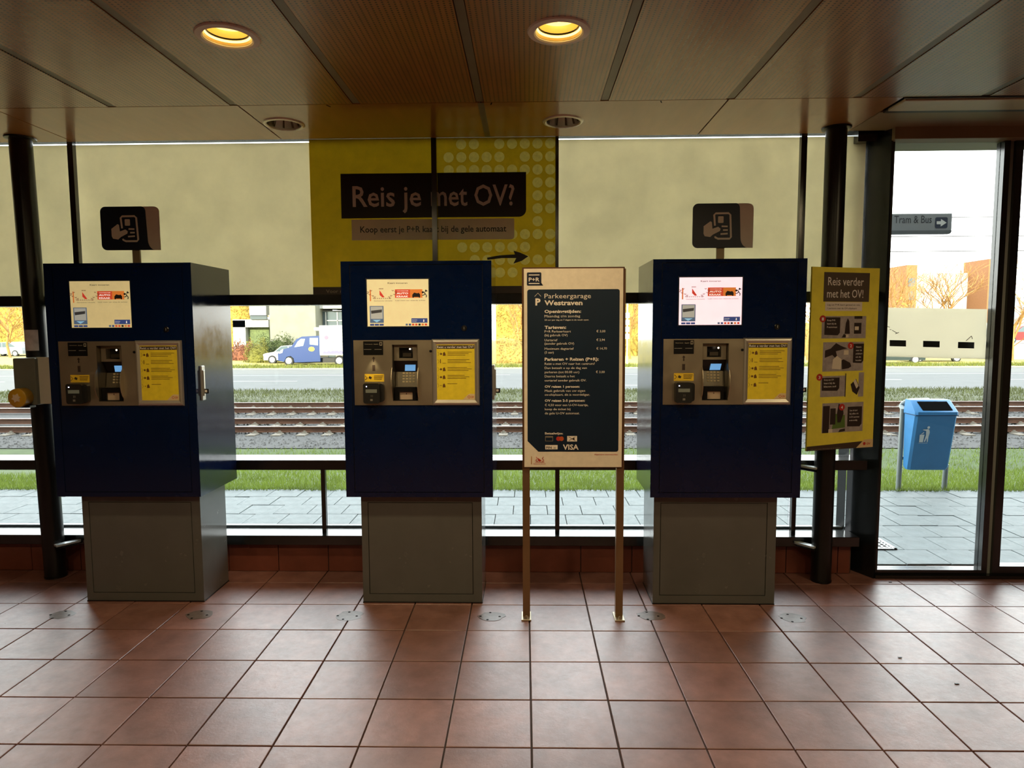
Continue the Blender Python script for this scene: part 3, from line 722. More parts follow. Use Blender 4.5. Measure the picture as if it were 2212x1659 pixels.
    m_ = [((a[0] + b[0]) / 2, (a[1] + b[1]) / 2) for a, b in zip(o_, i_)]
    vs = [(a, .0, c) for a, c in o_] + [(a, -.010, c) for a, c in [((o_[k][0] * .8 + i_[k][0] * .2), (o_[k][1] * .8 + i_[k][1] * .2)) for k in range(4)]] + [(a, -.013, c) for a, c in m_] + [(a, -.006, c) for a, c in i_]
    fr = build(MB().add(vs, [(r_ * 4 + k, r_ * 4 + (k + 1) % 4, (r_ + 1) * 4 + (k + 1) % 4, (r_ + 1) * 4 + k) for r_ in range(3) for k in range(4)]), 'poster_frame', ALU, t)
    ps = build(MB().box(ix0, ix1, -.006, -.004, iz0, iz1), 'travel_poster', YELP, t)
    build(MB().quad(ix0 + .001, ix1 - .001, KZ(985, 753), iz1 - .004, -.0066), 'poster_title_box', BROWN, ps)
    mb = MB(); mb.text('Reist u verder met het OV?', ix0 + .004, ix1 - .006, KZ(985, 751.5), .013, -.0071, .012)
    build(mb, 'poster_title', WHITE, ps)
    mb = MB()
    for q, yy in enumerate((764, 780, 797, 814, 832)):
        zc = KZ(985, yy)
        mb.tube([(KX(946, yy), -.0068, zc + .012), (KX(949, yy), -.0068, zc), (KX(946, yy), -.0068, zc - .012)], .0006, 4)
        if q == 1: mb.quad(KX(951, yy), KX(952.5, yy), zc - .01, zc + .012, -.0068); mb.quad(KX(956, yy), KX(963, yy), zc - .011, zc - .009, -.0068)
        else:
            mb.disc((KX(953, yy), zc), .006 if q != 4 else .003, -.0068, 8)
            mb.flat([(KX(957, yy), zc - .011), (KX(963, yy), zc - .009), (KX(962, yy), zc + .004), (KX(960, yy), zc + .012), (KX(957, yy), zc + .004)], -.0068)
        for r_ in range(3 if q < 4 else 1):
            mb.quad(KX(967, yy), KX(1019 - (r_ * 7 + q * 5) % 17 - (28 if q == 4 else 0), yy), zc + .009 - r_ * .0085, zc + .0112 - r_ * .0085, -.0068)
    build(mb, 'poster_print', mat('poster_ink', (110, 74, 24), .5), ps)
    mb = MB(); mb.flat([(ix1 - .068, iz0 + .001), (ix1 - .001, iz0 + .001), (ix1 - .001, iz0 + .032), (ix1 - .030, iz0 + .034), (ix1 - .042, iz0 + .026)], -.0070); build(mb, 'poster_logo_field', mat('logo_pale', (226, 200, 150), .5), ps)
    mb = MB(); mb.text('OV', ix1 - .022, ix1 - .005, iz0 + .010, .012, -.0075, .03); mb.lathe([(.008, 0), (.0055, 0)], (ix1 - .033, -.0075, iz0 + .016), 12, 'y'); build(mb, 'poster_logo', ORANGE, ps)
    # small lock between fascia and frame
    build(MB().lathe([(0, .004), (.006, .004), (.008, 0)], (KX(930.5, 758), -.004, KZ(930, 758)), 14, 'y'), 'frame_lock', BLACK, t, True)
    # side handle on the right flank
    hy = .055
    hp = build(MB().box(KW, KW + .010, hy, hy + .034, 1.195, 1.395, .003), 'side_handle_plate', mat('handle_steel', (205, 204, 200), .3, .6), t)
    build(MB().box(KW + .010, KW + .018, hy + .004, hy + .016, 1.22, 1.37, .003), 'handle_lever', ALU, hp)
    build(MB().lathe([(0, .013), (.010, .013), (.012, .010)], (KW, hy + .018, 1.36), 16, 'x'), 'handle_pivot', BLACK, hp)
    build(MB().box(KW + .010, KW + .042, hy + .006, hy + .012, 1.235, 1.262), 'padlock_eye', BLACK, hp)
    build(MB().box(KW + .020, KW + .033, hy + .0045, hy + .0062, 1.242, 1.256), 'eye_hole', WHITE, hp)
    return t
proto = make_machine()
def finish_machine(t, X, label, b0, tint=None):
    t.location = (X, 3.70, 0); t['label'] = label; t['group'] = 'blue parking ticket machines'
    a, b = b0, b0 + .700
    mb = MB(); mb.box(a, b, .062, .375, 0, KB); mb.framed((a, b), (0, KB - .012), (a + .038, b - .052, .052, KB - .045), .055, .062)
    def L(m_, nm, ma):                        # pedestal parts in machine coordinates
        m_.v = [(v[0] + X, v[1] + 3.70, v[2]) for v in m_.v]; return build(m_, nm, ma, t)
    L(mb, 'pedestal', BASEP)
    L(MB().box(a + .042, b - .056, .0555, .062, .056, KB - .049), 'pedestal_door', BASEP)
    L(MB().box(a + .038, b - .052, .0612, .0622, .052, KB - .045), 'pedestal_door_gap', GROOVE)
    L(MB().box(a - .002, b + .002, .053, .378, 0, .006), 'foot_seal', BLACK)
m2_ = proto
ld = bpy.data.lights.new('slot_light', 'SPOT'); ld.energy = .5; ld.color = (1, .82, .45); ld.spot_size = R(60); ld.spot_blend = .7; ld.shadow_soft_size = .01
lo = bpy.data.objects.new('slot_light', ld); COL.objects.link(lo); lo.location = (-1.037 + KX(807, 769), 3.70 - .04, KZ(807, 768)); lo.rotation_euler = (R(22), 0, 0)
m1_ = copytree(proto); m3_ = copytree(proto)
finish_machine(m1_, -2.716, 'blue ticket machine on a grey pedestal, leftmost, beside the left column', .103)
finish_machine(m2_, -1.037, 'blue ticket machine in the middle, under the yellow banner, without a sign on top', .069)
finish_machine(m3_, .690, 'blue ticket machine on the right, with the brightest pinkish display', .032)
for t, m_ in ((m1_, emis('screen_glow_dim', (206, 186, 130), .52)), (m3_, emis('screen_glow_bright', (236, 208, 214), .85))):
    for ch in t.children:
        if ch.name.split('.')[0] == 'display':
            ch.data = ch.data.copy(); ch.data.materials[0] = m_
            ch['label'] = 'dim yellowish display' if t is m1_ else 'bright pinkish display'

# hand-and-card signs standing on the outer machines
def hand_sign(xc, zc, label, post_x, rx=0):
    t = thing('pay_sign', label, 'sign', (post_x, 3.885, KT), 'hand and card signs')
    wd, hh = .345, .250; x0, z0 = xc - wd / 2, zc - hh / 2
    r = .030
    build(MB().poly(rrect(x0, x0 + wd, z0, z0 + hh, r, 6, 'tl tr bl'), 3.880, 3.884), 'pale_backing', mat('sign_tan', (214, 200, 188), .5, var=.05), t)
    pts = []
    # dark field: rounded left, inner right edge curling into the bottom right
    pts += [(x0 + r - r * cos(a), z0 + r - r * sin(a)) for a in [k * pi / 10 for k in range(6)]]
    pts += [(x0 + wd * .90, z0 + .0005)]
    pts += [(x0 + wd * (.79 + .12 * (1 - sin(a))), z0 + .058 * (1 - cos(a)) * 1.0) for a in [k * pi / 12 for k in range(1, 7)]]
    pts += [(x0 + wd * .77 - .022 * (1 - cos(a)), z0 + hh - .028 * (1 - sin(a))) for a in [k * pi / 10 for k in range(6)]]
    pts += [(x0 + r - r * sin(a), z0 + hh - r + r * cos(a)) for a in [k * pi / 10 for k in range(6)]]
    build(MB().poly(pts, 3.876, 3.880), 'navy_field', NAVYD, t)
    U = lambda u: x0 + u * wd
    V = lambda v: z0 + hh - v * hh
    y = 3.8755; mb = MB()
    hand = [(.18, .51), (.29, .40), (.315, .42), (.325, .57), (.42, .525), (.46, .57), (.45, .62), (.335, .70), (.29, .755), (.20, .735), (.18, .68)]
    mb.flat([(U(a), V(b)) for a, b in hand][::-1], y)
    def line(*p, w_=.0062): mb.tube([(U(a), y, V(b)) for a, b in p], w_, 6)
    line((.365, .50), (.350, .26), (.375, .225), (.585, .222), (.615, .26), (.632, .76), (.61, .795), (.42, .795), (.375, .765), (.372, .74))
    mb.flat([(U(a), V(b)) for a, b in rrect(.415, .505, .29, .44, .015, 3)], y)
    line((.475, .515), (.575, .52), w_=.0052); line((.50, .60), (.578, .60), w_=.0052); line((.46, .69), (.578, .68), w_=.0052)
    mb.v = [(v[0], y - .0006 if v[1] < y else y, v[2]) for v in mb.v]
    build(mb, 'hand_and_card_pictogram', mat('sign_pictogram', (222, 212, 200), .5), t)
    build(MB().box(post_x - .022, post_x + .022, 3.886, 3.898, KT - .0, z0 + hh * .6), 'post', mat('sign_post', (150, 132, 100), .45, .3), t)
hand_sign(-2.315, 2.192, 'navy sign of a hand holding a card, on the leftmost machine', -2.293)
hand_sign(1.117, 2.180, 'navy sign of a hand holding a card, on the right machine', 1.108)

# ------------------------------------------------------------------ tariff board
YP = 3.55
def PX(x, y): return -2.823553 + .002472 * x + .000008 * y
def PZ(x, y): return 3.365697 - .000008 * x - .00248 * y
tb = thing('tariff_board', 'freestanding parking tariff board on two steel legs, headed Parkeergarage Westraven', 'board', (.245, 3.565, 0))
lx0, lx1 = -.030, .482
BRZ = mat('bronze_steel', (150, 124, 92), .35, .7, var=.08)
for a in (lx0, lx1):
    lg = build(MB().box(a, a + .040, 3.565, 3.605, .005, 1.915, .003), 'leg', BRZ, tb)
    build(MB().box(a - .008, a + .046, 3.52, 3.63, .0, .007, .001), 'foot_plate', STEEL, lg)
    build(MB().lathe([(0, .016), (.006, .014), (.008, 0)], (a + .02, 3.54, .007), 10), 'anchor_bolt', STEEL, lg)
bd = build(MB().box(PX(1129, 578), PX(1348, 578), 3.552, 3.566, PZ(1240, 1012), PZ(1240, 578), .001), 'board_frame', mat('frame_brown', (96, 62, 40), .4, .3), tb)
fc = build(MB().box(PX(1132.5, 600), PX(1345, 600), 3.5505, 3.553, PZ(1240, 1010), PZ(1240, 581)), 'board_face', TAN, tb)
x0, x1, z0, z1 = PX(1139, 800), PX(1337, 800), PZ(1240, 976), PZ(1240, 625)
pts = rrect(x0, x1, z0, z1, .012, 4, 'tl tr br')
pts = [(x0, z0 + .058), (x0 + .058, z0)] + [p for p in pts if p != (x0, z0)]
build(MB().flat(pts, YP - .0001), 'navy_panel', mat('board_navy', (10, 32, 52), .4, var=.08), fc)
mb = MB(); mb.flat(rrect(PX(1139, 600), PX(1170, 600), PZ(1155, 617), PZ(1155, 589), .006, 3, 'tl tr bl'), YP - .0001); mb.flat([(PX(1168, 615), PZ(1155, 617)), (PX(1174, 617), PZ(1155, 617)), (PX(1169, 610), PZ(1155, 610))], YP - .0001)
build(mb, 'p_and_r_badge', NAVYD, fc)
yt = YP - .0008; mb = MB()
mb.text('P+R', PX(1143, 600), PX(1166, 600), PZ(1150, 608), .0205, yt, .02)
mb.quad(PX(1143, 600), PX(1166, 600), PZ(1150, 595.5), PZ(1150, 593.5), yt); mb.quad(PX(1143, 600), PX(1166, 600), PZ(1150, 613.5), PZ(1150, 611.5), yt)
mb.text('P', PX(1157, 650), PX(1168, 650), PZ(1160, 658.5), .036, yt, .04)
mb.tube([(PX(1155.5, 640), yt, PZ(1155, 640)), (PX(1162.5, 633), yt, PZ(1162, 633)), (PX(1169, 640), yt, PZ(1169, 640))], .0013, 4)
mb.text('Parkeergarage', PX(1176.5, 640), PX(1276, 640), PZ(1200, 644), .026, yt)
mb.text('Westraven', PX(1176.5, 655), PX(1258, 655), PZ(1200, 658.5), .026, yt, .03)
INK = mat('board_ink', (240, 230, 218), .5)
build(mb, 'heading_lettering', INK, fc)
def TL(s_, xa, xb, yy, cap, bold=0): build(MB().text(s_, PX(xa, yy), PX(xb, yy), PZ(1200, yy), cap, yt, bold), 'tariff_line', INK, fc)
TL('Openingstijden:', 1176.5, 1255, 675, .0165, .03); TL('Maandag t/m zondag', 1176.5, 1253, 684.5, .0135)
TL('24 uur per dag en 7 dagen in de week open.', 1176.5, 1272, 691.5, .0075, .01)
TL('Tarieven:', 1176.5, 1223, 709, .0165, .03)
for s_, xb, yy, pr, pe in (('P+R Parkeerkaart', 1233, 717, '€ 3,00', 1307), ('(bij gebruik OV)', 1226, 725, None, 0), ('Uurtarief', 1204, 735.5, '€ 2,94', 1306), ('(zonder gebruik OV)', 1240, 743, None, 0), ('Maximum dagtarief', 1239, 754, '€ 14,70', 1310.5), ('(5 uur)', 1196, 762, None, 0)):
    TL(s_, 1176.5, xb, yy, .0125)
    if pr: TL(pr, 1288, pe, yy, .0125)
TL('Parkeren + Reizen (P+R):', 1176.5, 1293, 777.5, .0165, .03)
for s_, xb, yy in (('Reist u met OV naar het centrum?', 1284.5, 786.5), ('Dan betaalt u op de dag van', 1267.5, 795.5), ('parkeren (tot 00.00 uur)', 1251, 804.5), ('Daarna betaalt u het', 1241.5, 813.5), ('uurtarief zonder gebruik OV.', 1266.5, 822.5)): TL(s_, 1176.5, xb, yy, .0125)
TL('€ 3,00', 1287, 1306, 804.5, .0125)
TL('OV reizen 1 persoon:', 1176.5, 1252, 836, .013, .025)
TL('Maak gebruik van uw eigen', 1176.5, 1264, 845, .0125); TL('ov-chipkaart, dit is voordeliger.', 1176.5, 1274, 853.5, .0125)
TL('OV reizen 2-5 personen:', 1176.5, 1263.5, 866.5, .013, .025)
TL('€ 4,50 voor een U-OV-kaartje,', 1176.5, 1270.5, 876, .0125); TL('koop de ticket bij', 1176.5, 1232, 885, .0125); TL('de gele U-OV automaat.', 1176.5, 1252, 894, .0125)
TL('Betaalwijze:', 1176.5, 1216, 938, .012, .02)
TL('VISA', 1215.5, 1250, 971.5, .029, .025)
mb = MB(); mb.quad(PX(1177, 966), PX(1204, 966), PZ(1190, 971), PZ(1190, 961.5), yt); build(mb, 'payment_icon', INK, fc)
mb = MB(); mb.quad(PX(1225, 947), PX(1246.5, 947), PZ(1235, 953.5), PZ(1235, 941.5), yt)
build(mb, 'payment_icon', mat('board_ink', (232, 200, 166), .5), fc)
mb = MB(); mb.text('PIN', PX(1179, 966), PX(1191, 966), PZ(1185, 969.5), .013, yt - .0006, .02); mb.text(')))', PX(1195, 966), PX(1200, 966), PZ(1185, 969), .01, yt - .0006)
mb.tube([(PX(1228, 943), yt - .0006, PZ(1228, 943)), (PX(1243, 952), yt - .0006, PZ(1243, 952))], .001, 4); mb.tube([(PX(1228, 952), yt - .0006, PZ(1228, 952)), (PX(1243, 943), yt - .0006, PZ(1243, 943))], .001, 4)
mb.disc((PX(1239, 947), PZ(1239, 948)), .006, yt - .0006, 10)
build(mb, 'payment_icon_print', BROWN, fc)
mb = MB(); mb.disc((PX(1206, 947.5), PZ(1206, 947.5)), .0125, yt, 18); build(mb, 'red_circle', REDP, fc)
mb = MB(); mb.disc((PX(1212.5, 947.5), PZ(1212, 947.5)), .0125, yt - .0004, 18); build(mb, 'orange_circle', ORANGE, fc)
mb = MB(); mb.framed((PX(1177, 947), PX(1194, 947)), (PZ(1185, 953), PZ(1185, 942)), (PX(1178, 947), PX(1193, 947), PZ(1185, 952.2), PZ(1185, 945)), yt, yt + .0004); build(mb, 'grey_card_icon', mat('icon_grey', (130, 120, 105), .5), fc)
mb = MB(); mb.quad(PX(1146, 990), PX(1147.5, 990), PZ(1146, 1004), PZ(1146, 986.5), yt); build(mb, 'orange_bar', mat('thin_orange', (190, 130, 60), .5), fc)
mb = MB()
for s_ in (-1, 1):
    cx_ = 1165; mb.tube([(PX(cx_ + s_ * 8, 988), yt, PZ(cx_, 988)), (PX(cx_ + s_ * 5, 991), yt, PZ(cx_, 991)), (PX(cx_ + s_ * 9, 995), yt, PZ(cx_, 995)), (PX(cx_ + s_ * 5, 998), yt, PZ(cx_, 998))], .0016, 4)
mb.flat([(PX(1161, 990), PZ(1161, 990)), (PX(1161, 996), PZ(1161, 996)), (PX(1165, 998), PZ(1165, 998)), (PX(1169, 996), PZ(1169, 996))], yt)
mb.quad(PX(1155, 1000), PX(1175, 1000), PZ(1165, 1000), PZ(1165, 999), yt)
mb.text('Gemeente Utrecht', PX(1151, 1003), PX(1178, 1003), PZ(1165, 1004), .006, yt, .01)
mb.text('Algemene voorwaarden', PX(1284, 982), PX(1335, 982), PZ(1300, 983), .0065, yt, .01)
build(mb, 'crest_print', REDP, fc)

# ------------------------------------------------------------------ narrow yellow poster on the right column
ps = thing('travel_poster_board', 'tall narrow yellow poster board reading Reis verder met het OV! on the right column', 'poster', (1.885, 4.0, .866))
A = Vector((1.653, 3.93, 0)); B = Vector((2.117, 4.08, 0)); uD = (B - A); PWID = uD.length; uD.normalize(); nD = Vector((uD.y, -uD.x, 0))
PH0, PH1 = .866, 1.950
def PQ(u, v, k=0): return A + uD * (u * PWID) + nD * k + Vector((0, 0, PH1 - v * (PH1 - PH0)))
def pslab(mb, u0, u1, v0, v1, k0, k1):
    vs = [PQ(u, v, k) for k in (k0, k1) for v in (v0, v1) for u in (u0, u1)]
    return mb.add(vs, [(0, 1, 3, 2), (4, 6, 7, 5), (0, 4, 5, 1), (2, 3, 7, 6), (0, 2, 6, 4), (1, 5, 7, 3)])
def pflat(mb, pts, k): return mb.add([PQ(u, v, k) for u, v in pts], [tuple(range(len(pts)))])
def prect(mb, u0, u1, v0, v1, k): return pflat(mb, [(u0, v1), (u1, v1), (u1, v0), (u0, v0)], k)
def ptext(mb, s_, u0, u1, v, cap, k, bold=0):
    t_ = MB().text(s_, u0 * PWID, u1 * PWID, 0, cap, 0, bold)
    return mb.add([A + uD * q[0] + nD * k + Vector((0, 0, PH1 - v * (PH1 - PH0) + q[2])) for q in t_.v], t_.f)
build(pslab(MB(), 0, 1, 0, 1, -.012, 0), 'board', YEL, ps)
pw_ = ps
mb = prect(MB(), .17, .85, .027, .185, .0005); build(mb, 'title_box', mat('title_grey', (84, 72, 60), .5), ps)
mb = MB(); ptext(mb, 'Reis verder', .23, .76, .097, .050, .0012, .006); build(mb, 'title_lettering', WHITE, ps); mb = MB(); ptext(mb, 'met het OV!', .22, .76, .163, .050, .0012, .006)
build(mb, 'title_lettering', WHITE, ps)
mb = prect(MB(), .20, .75, .187, .235, .0008); build(mb, 'white_note', mat('note_pale', (232, 224, 214), .5), ps)
mb = MB(); ptext(mb, 'Leg uw P+R kaart gereed en reis,', .23, .72, .206, .009, .0014, .01); ptext(mb, '1 persoon met de OV-chipkaart', .23, .67, .225, .009, .0014, .01); build(mb, 'note_lettering', BROWN, ps)
ph = [(.16, .82, .263, .385), (.19, .80, .405, .565), (.17, .82, .578, .705), (.21, .83, .74, .905)]
mb = MB()
for q in ph[:2] + ph[3:]: prect(mb, *q, .0006)
prect(mb, .17, .55, .59, .705, .0006); prect(mb, .74, .82, .575, .71, .0006)
each(mb, 'photo_field', GREYP, ps)
mb = MB()
for u0, u1, v0, v1 in ((.20, .43, .27, .365), (.64, .80, .415, .52), (.19, .45, .60, .67), (.59, .81, .765, .875)): pflat(mb, [(u0, v1), (u1 - .03, v1 + .003), (u1, v1 - .012), (u1, v0), (u0, v0)], .0011)
prect(mb, .64, .76, .263, .278, .0011); prect(mb, .64, .75, .30, .36, .0011)
prect(mb, .22, .32, .755, .905, .0011); prect(mb, .33, .41, .77, .86, .0011); prect(mb, .535, .548, .578, .708, .0011)
pflat(mb, [(.50, .36), (.58, .36), (.565, .29), (.54, .275), (.515, .30)], .0011)
pflat(mb, [(.22, .49), (.33, .475), (.37, .49), (.40, .48), (.38, .455), (.55, .44), (.45, .425), (.38, .41), (.30, .44), (.22, .45)], .0012)
pflat(mb, [(.48, .555), (.58, .55), (.62, .54), (.60, .52), (.50, .50), (.47, .505)], .0012)
pflat(mb, [(.44, .85), (.49, .85), (.53, .80), (.51, .755), (.45, .745), (.43, .80)], .0012)
pflat(mb, [(.65, .68), (.72, .70), (.76, .66), (.70, .61), (.62, .64)], .0011)
pflat(mb, [(.46, .38), (.53, .38), (.54, .37), (.49, .36)], .0012); pflat(mb, [(.46, .905), (.56, .90), (.56, .885), (.48, .89)], .0012)
each(mb, 'dark_shape', mat('poster_black', (48, 36, 32), .5), ps)
mb = MB(); pflat(mb, [(.33, .55), (.46, .555), (.47, .50), (.40, .48), (.34, .50)], .0015); prect(mb, .50, .57, .45, .475, .0015); pflat(mb, [(.66, .625), (.69, .61), (.74, .65), (.71, .665)], .0016); prect(mb, .65, .71, .32, .34, .0016); prect(mb, .31, .37, .885, .905, .0016); prect(mb, .52, .56, .365, .38, .0016)
each(mb, 'pale_shape', mat('poster_cream', (226, 216, 196), .5), ps)
mb = pflat(MB(), [(.36, .885), (.56, .88), (.55, .81), (.40, .80)], .0009); build(mb, 'green_shape', GREENP, ps)
mb = MB()
for u, v in ((.17, .278), (.60, .425), (.15, .595), (.50, .765)): mb.add([PQ(u + .045 * cos(q * pi / 7), v + .019 * sin(q * pi / 7), .0018) for q in range(14)][::-1], [tuple(range(14))])
each(mb, 'red_number_disc', REDP, ps)
mb = MB()
for n_, (u, v) in zip('1234', ((.17, .278), (.60, .425), (.15, .595), (.50, .765))): ptext(mb, n_, u - .015, u + .015, v + .009, .018, .0024, .02)
for (u, v, rows_, ww) in ((.235, .29, ('Koop P+R', 'kaart bij de', 'P-automaat'), .15), (.68, .437, ('Neem', 'naar de', 'prijskaart', 'uit de', 'houder'), .10), (.22, .615, ('Koop een OV', 'kaart bij de', 'blauwe zuil'), .18), (.62, .79, ('Scan de kaart', 'bij elke rit', 'U-OV automaat', 'en reis voordelig'), .15)):
    for i_, s_ in enumerate(rows_): ptext(mb, s_, u, u + ww * (.8 + .2 * ((i_ * 7) % 3) / 2), v + i_ * .0185, .010, .0018, .01)
build(mb, 'photo_lettering', WHITE, ps)
mb = MB(); pflat(mb, [(0, 1), (.78, 1), (.87, .963), (0, .975)], .0006); each(mb, 'dark_footer', mat('footer_brown', (70, 54, 42), .5), ps)
mb = pflat(MB(), [(.74, 1), (1, 1), (1, .955), (.86, .955)], .0009); build(mb, 'logo_field', mat('logo_pale', (226, 200, 150), .5), ps)
mb = MB(); ptext(mb, 'OV', .90, .96, .985, .013, .0014, .03); mb.add([PQ(.865 + .022 * cos(q * pi / 6), .978 + .009 * sin(q * pi / 6), .0014) for q in range(12)][::-1], [tuple(range(12))]); build(mb, 'logo_print', REDP, ps)
mb = MB(); ptext(mb, 'Kijk voor meer informatie op de website', .06, .50, .995, .008, .0012); build(mb, 'footer_lettering', mat('faint_grey', (150, 140, 120), .5), ps)

# cream board with three slots on the outside of the door glass
sb = thing('slotted_board', 'cream board with three black slots hanging outside the door glass', 'board', (2.65, 4.40, 1.40))
c4 = [at(1905, 664, 4.42), at(2133, 668, 4.36), at(2128, 776, 4.36), at(1905, 770, 4.42)]
mb = MB(); th = Vector((0, .012, 0)); mb.add(c4 + [p + th for p in c4], [(3, 2, 1, 0), (4, 5, 6, 7), (0, 1, 5, 4), (1, 2, 6, 5), (2, 3, 7, 6), (3, 0, 4, 7)])
build(mb, 'panel', mat('cream_board', (244, 238, 222), .6, var=.04, scale=3, trans=.56), sb)
def on(u, v): 
    a = c4[0].lerp(c4[1], u); b = c4[3].lerp(c4[2], u); return a.lerp(b, v) - Vector((0, .001, 0))
for u0, u1, v0, v1 in ((.075, .235, .66, .785), (.40, .56, .66, .785), (.735, .89, .665, .79)):
    build(MB().add([on(u0, v1), on(u1, v1), on(u1, v0), on(u0, v0)], [(0, 1, 2, 3)]), 'slot', BLACK, sb)
mb = MB()
for p_ in (((.045, .38), (.075, .40)), ((.075, .44), (.09, .45)), ((.10, .46), (.15, .52)), ((.13, .53), (.165, .50)), ((.81, .64), (.86, .54)), ((.86, .54), (.87, .60))):
    mb.tube([on(*p_[0]), on(*p_[1])], .002, 4)
each(mb, 'scuff_marks', mat('scuff_grey', (110, 104, 92), .6), sb)
# grey sticker at the top of the door glass
tag(build(MB().box(2.236, 2.312, 4.205, 4.208, 2.726, 2.768), 'door_sticker', mat('sticker_grey', (104, 108, 116), .5, var=.2, scale=40)), 'small grey sticker at the top left of the door glass', 'sticker')

# ------------------------------------------------------------------ outside: paving
pv = struct('paving', (0, 0, 0)); pv['kind'] = 'structure'
build(MB().box(-16, 20, 4.40, 6.52, -.3, -.035), 'paving_bed', mat('joint_sand', (18, 20, 20), .9, var=.2, scale=30), pv)
PAV = mat('paver', (90, 97, 97), .62, var=.26, scale=9, bump=.3, bscale=50, rvar=.1)
pm = MB().box(-.147, .147, -.1448, .1448, -.03, 0, .002); pme = bpy.data.meshes.new('paver'); pme.from_pydata(pm.v, [], pm.f); pme.materials.append(PAV)
farp = MB()
for r_ in range(7):
    for c_ in range(-52, 66):
        x = c_ * .3 + (.15 if r_ % 2 else 0) + .02; y = 6.515 - (r_ + .5) * .296
        if y < 4.4: continue
        if -.86 * y - .3 < x < .86 * y + .3:
            o = bpy.data.objects.new('paver', pme); COL.objects.link(o); o.parent = pv
            o.location = (x, y, -.004 + random.uniform(-.002, .002)); o.rotation_euler = (random.gauss(0, .004), random.gauss(0, .004), 0)
        elif -15.5 < x < 19.5: farp.box(x - .147, x + .147, y - .144, y + .144, -.03, -.004)
tag(build(farp, 'paver_field', PAV, pv), kind='stuff')
g_ = thing('drain_grate', 'galvanised drain grating in the paving outside the door', 'grate', (2.5, 4.85, 0))
gx0, gx1, gy0, gy1 = 2.16, 2.66, 4.73, 5.04
build(MB().box(gx0, gx1, gy0, gy1, -.0035, .002), 'pit', HOLE, g_)
mb = MB().box(gx0, gx1, gy0, gy0 + .022, .002, .006).box(gx0, gx1, gy1 - .022, gy1, .002, .006).box(gx0, gx0 + .02, gy0, gy1, .002, .006).box(gx1 - .02, gx1, gy0, gy1, .002, .006)
GAL = mat('galvanised', (196, 200, 198), .4, .3)
build(mb, 'frame', GAL, g_)
mb = MB()
for q in range(1, 13): mb.box(gx0 + q * .038, gx0 + q * .038 + .009, gy0, gy1, .002, .0055)
for q in range(1, 8): mb.box(gx0, gx1, gy0 + q * .038, gy0 + q * .038 + .009, .002, .005)
build(mb, 'bars', GAL, g_)

# litter bin
bn_ = thing('litter_bin', 'light blue litter bin on a bent grey tube stand outside the door', 'bin', (3.87, 6.45, 0))
BL = mat('bin_blue', (64, 132, 190), .38, var=.08, scale=6); TUB = mat('tube_grey', (122, 130, 128), .4, var=.06)
def V3(x, y, Y): return at(x, y, Y)
# side profile in y,z then swept in x, tapered towards the foot
bl = [V3(1979, 897, 6.30), V3(2070, 898, 6.30), V3(2049, 1019, 6.40), V3(1962, 1016, 6.40)]
zt, zb = bl[0].z, bl[3].z
def ring(x0, x1, y0, y1, z, c=.02):
    return [(x0 + c, y0, z), (x1 - c, y0, z), (x1, y0 + c, z), (x1, y1 - c, z), (x1 - c, y1, z), (x0 + c, y1, z), (x0, y1 - c, z), (x0, y0 + c, z)]
def loft(mb, rings, caps=True):
    n = len(rings[0]); vs = [p for r in rings for p in r]
    fs = [(i * n + k, i * n + (k + 1) % n, (i + 1) * n + (k + 1) % n, (i + 1) * n + k) for i in range(len(rings) - 1) for k in range(n)]
    if caps: fs += [tuple(range(n - 1, -1, -1)), tuple(range((len(rings) - 1) * n, len(rings) * n))]
    return mb.add(vs, fs)
xl, xr = bl[0].x, bl[1].x; xl2, xr2 = bl[3].x, bl[2].x
zt2 = V3(1985, 864, 6.40).z
mb = loft(MB(), [ring(xl2 + .012, xr2 - .004, 6.42, 6.50, zb - .0), ring(xl2, xr2 + .004, 6.40, 6.51, zb + .03), ring(xl, xr, 6.30, 6.51, zt - .004)])
build(mb, 'bin_body', BL, bn_, True)
hd = loft(MB(), [ring(xl - .006, xr + .006, 6.29, 6.515, zt + .002), ring(xl - .006, xr + .006, 6.292, 6.515, zt + .03), ring(xl + .004, xr - .012, 6.40, 6.51, zt2, .015)])
hood = build(hd, 'bin_hood', BL, bn_, True)
f0 = (Vector((0, 6.292, zt + .03)), Vector((0, 6.40, zt2)))
def hq(u, v, k=.003):
    p = f0[0].lerp(f0[1], v); x = (xl + .01) + u * (xr - xl - .02); d = (f0[1] - f0[0]).normalized(); nn = Vector((0, -d.z, d.y)); q = p + nn * k; return Vector((x, q.y, q.z))
build(MB().add([hq(.14, .12), hq(.90, .12), hq(.86, .86), hq(.10, .86)], [(0, 1, 2, 3)]), 'opening', HOLE, hood)
build(MB().box(xl - .002, xr + .002, 6.296, 6.512, zt - .006, zt + .002), 'seam', mat('seam_blue', (24, 60, 96), .5), bn_)
mb = MB()   # tidy-person pictogram
cx_, cz_ = bl[0].x + .115, zt - .16
def bp_(x, z): 
    t_ = (zt - z) / (zt - zb); return (x, 6.30 + .10 * t_ - .004, z)
def bpoly(pts): mb.add([bp_(cx_ + a, cz_ + b) for a, b in pts], [tuple(range(len(pts)))])
bpoly([(-.055, -.03), (-.010, -.03), (-.014, -.105), (-.050, -.105)][::-1])
bpoly([(.018 + .013 * cos(q * pi / 5), .040 + .013 * sin(q * pi / 5)) for q in range(10)])
bpoly([(.0, .022), (-.03, .022), (-.03, .014), (.0, .006), (.004, -.04), (-.006, -.10), (.004, -.102), (.016, -.06), (.022, -.104), (.030, -.103), (.030, -.05), (.036, -.01), (.030, .015), (.018, .025)][::-1])
bpoly([(-.055, -.112), (.03, -.112), (.03, -.115), (-.055, -.115)][::-1]); bpoly([(-.045, -.026), (-.02, -.005), (-.015, -.012), (-.035, -.026)])
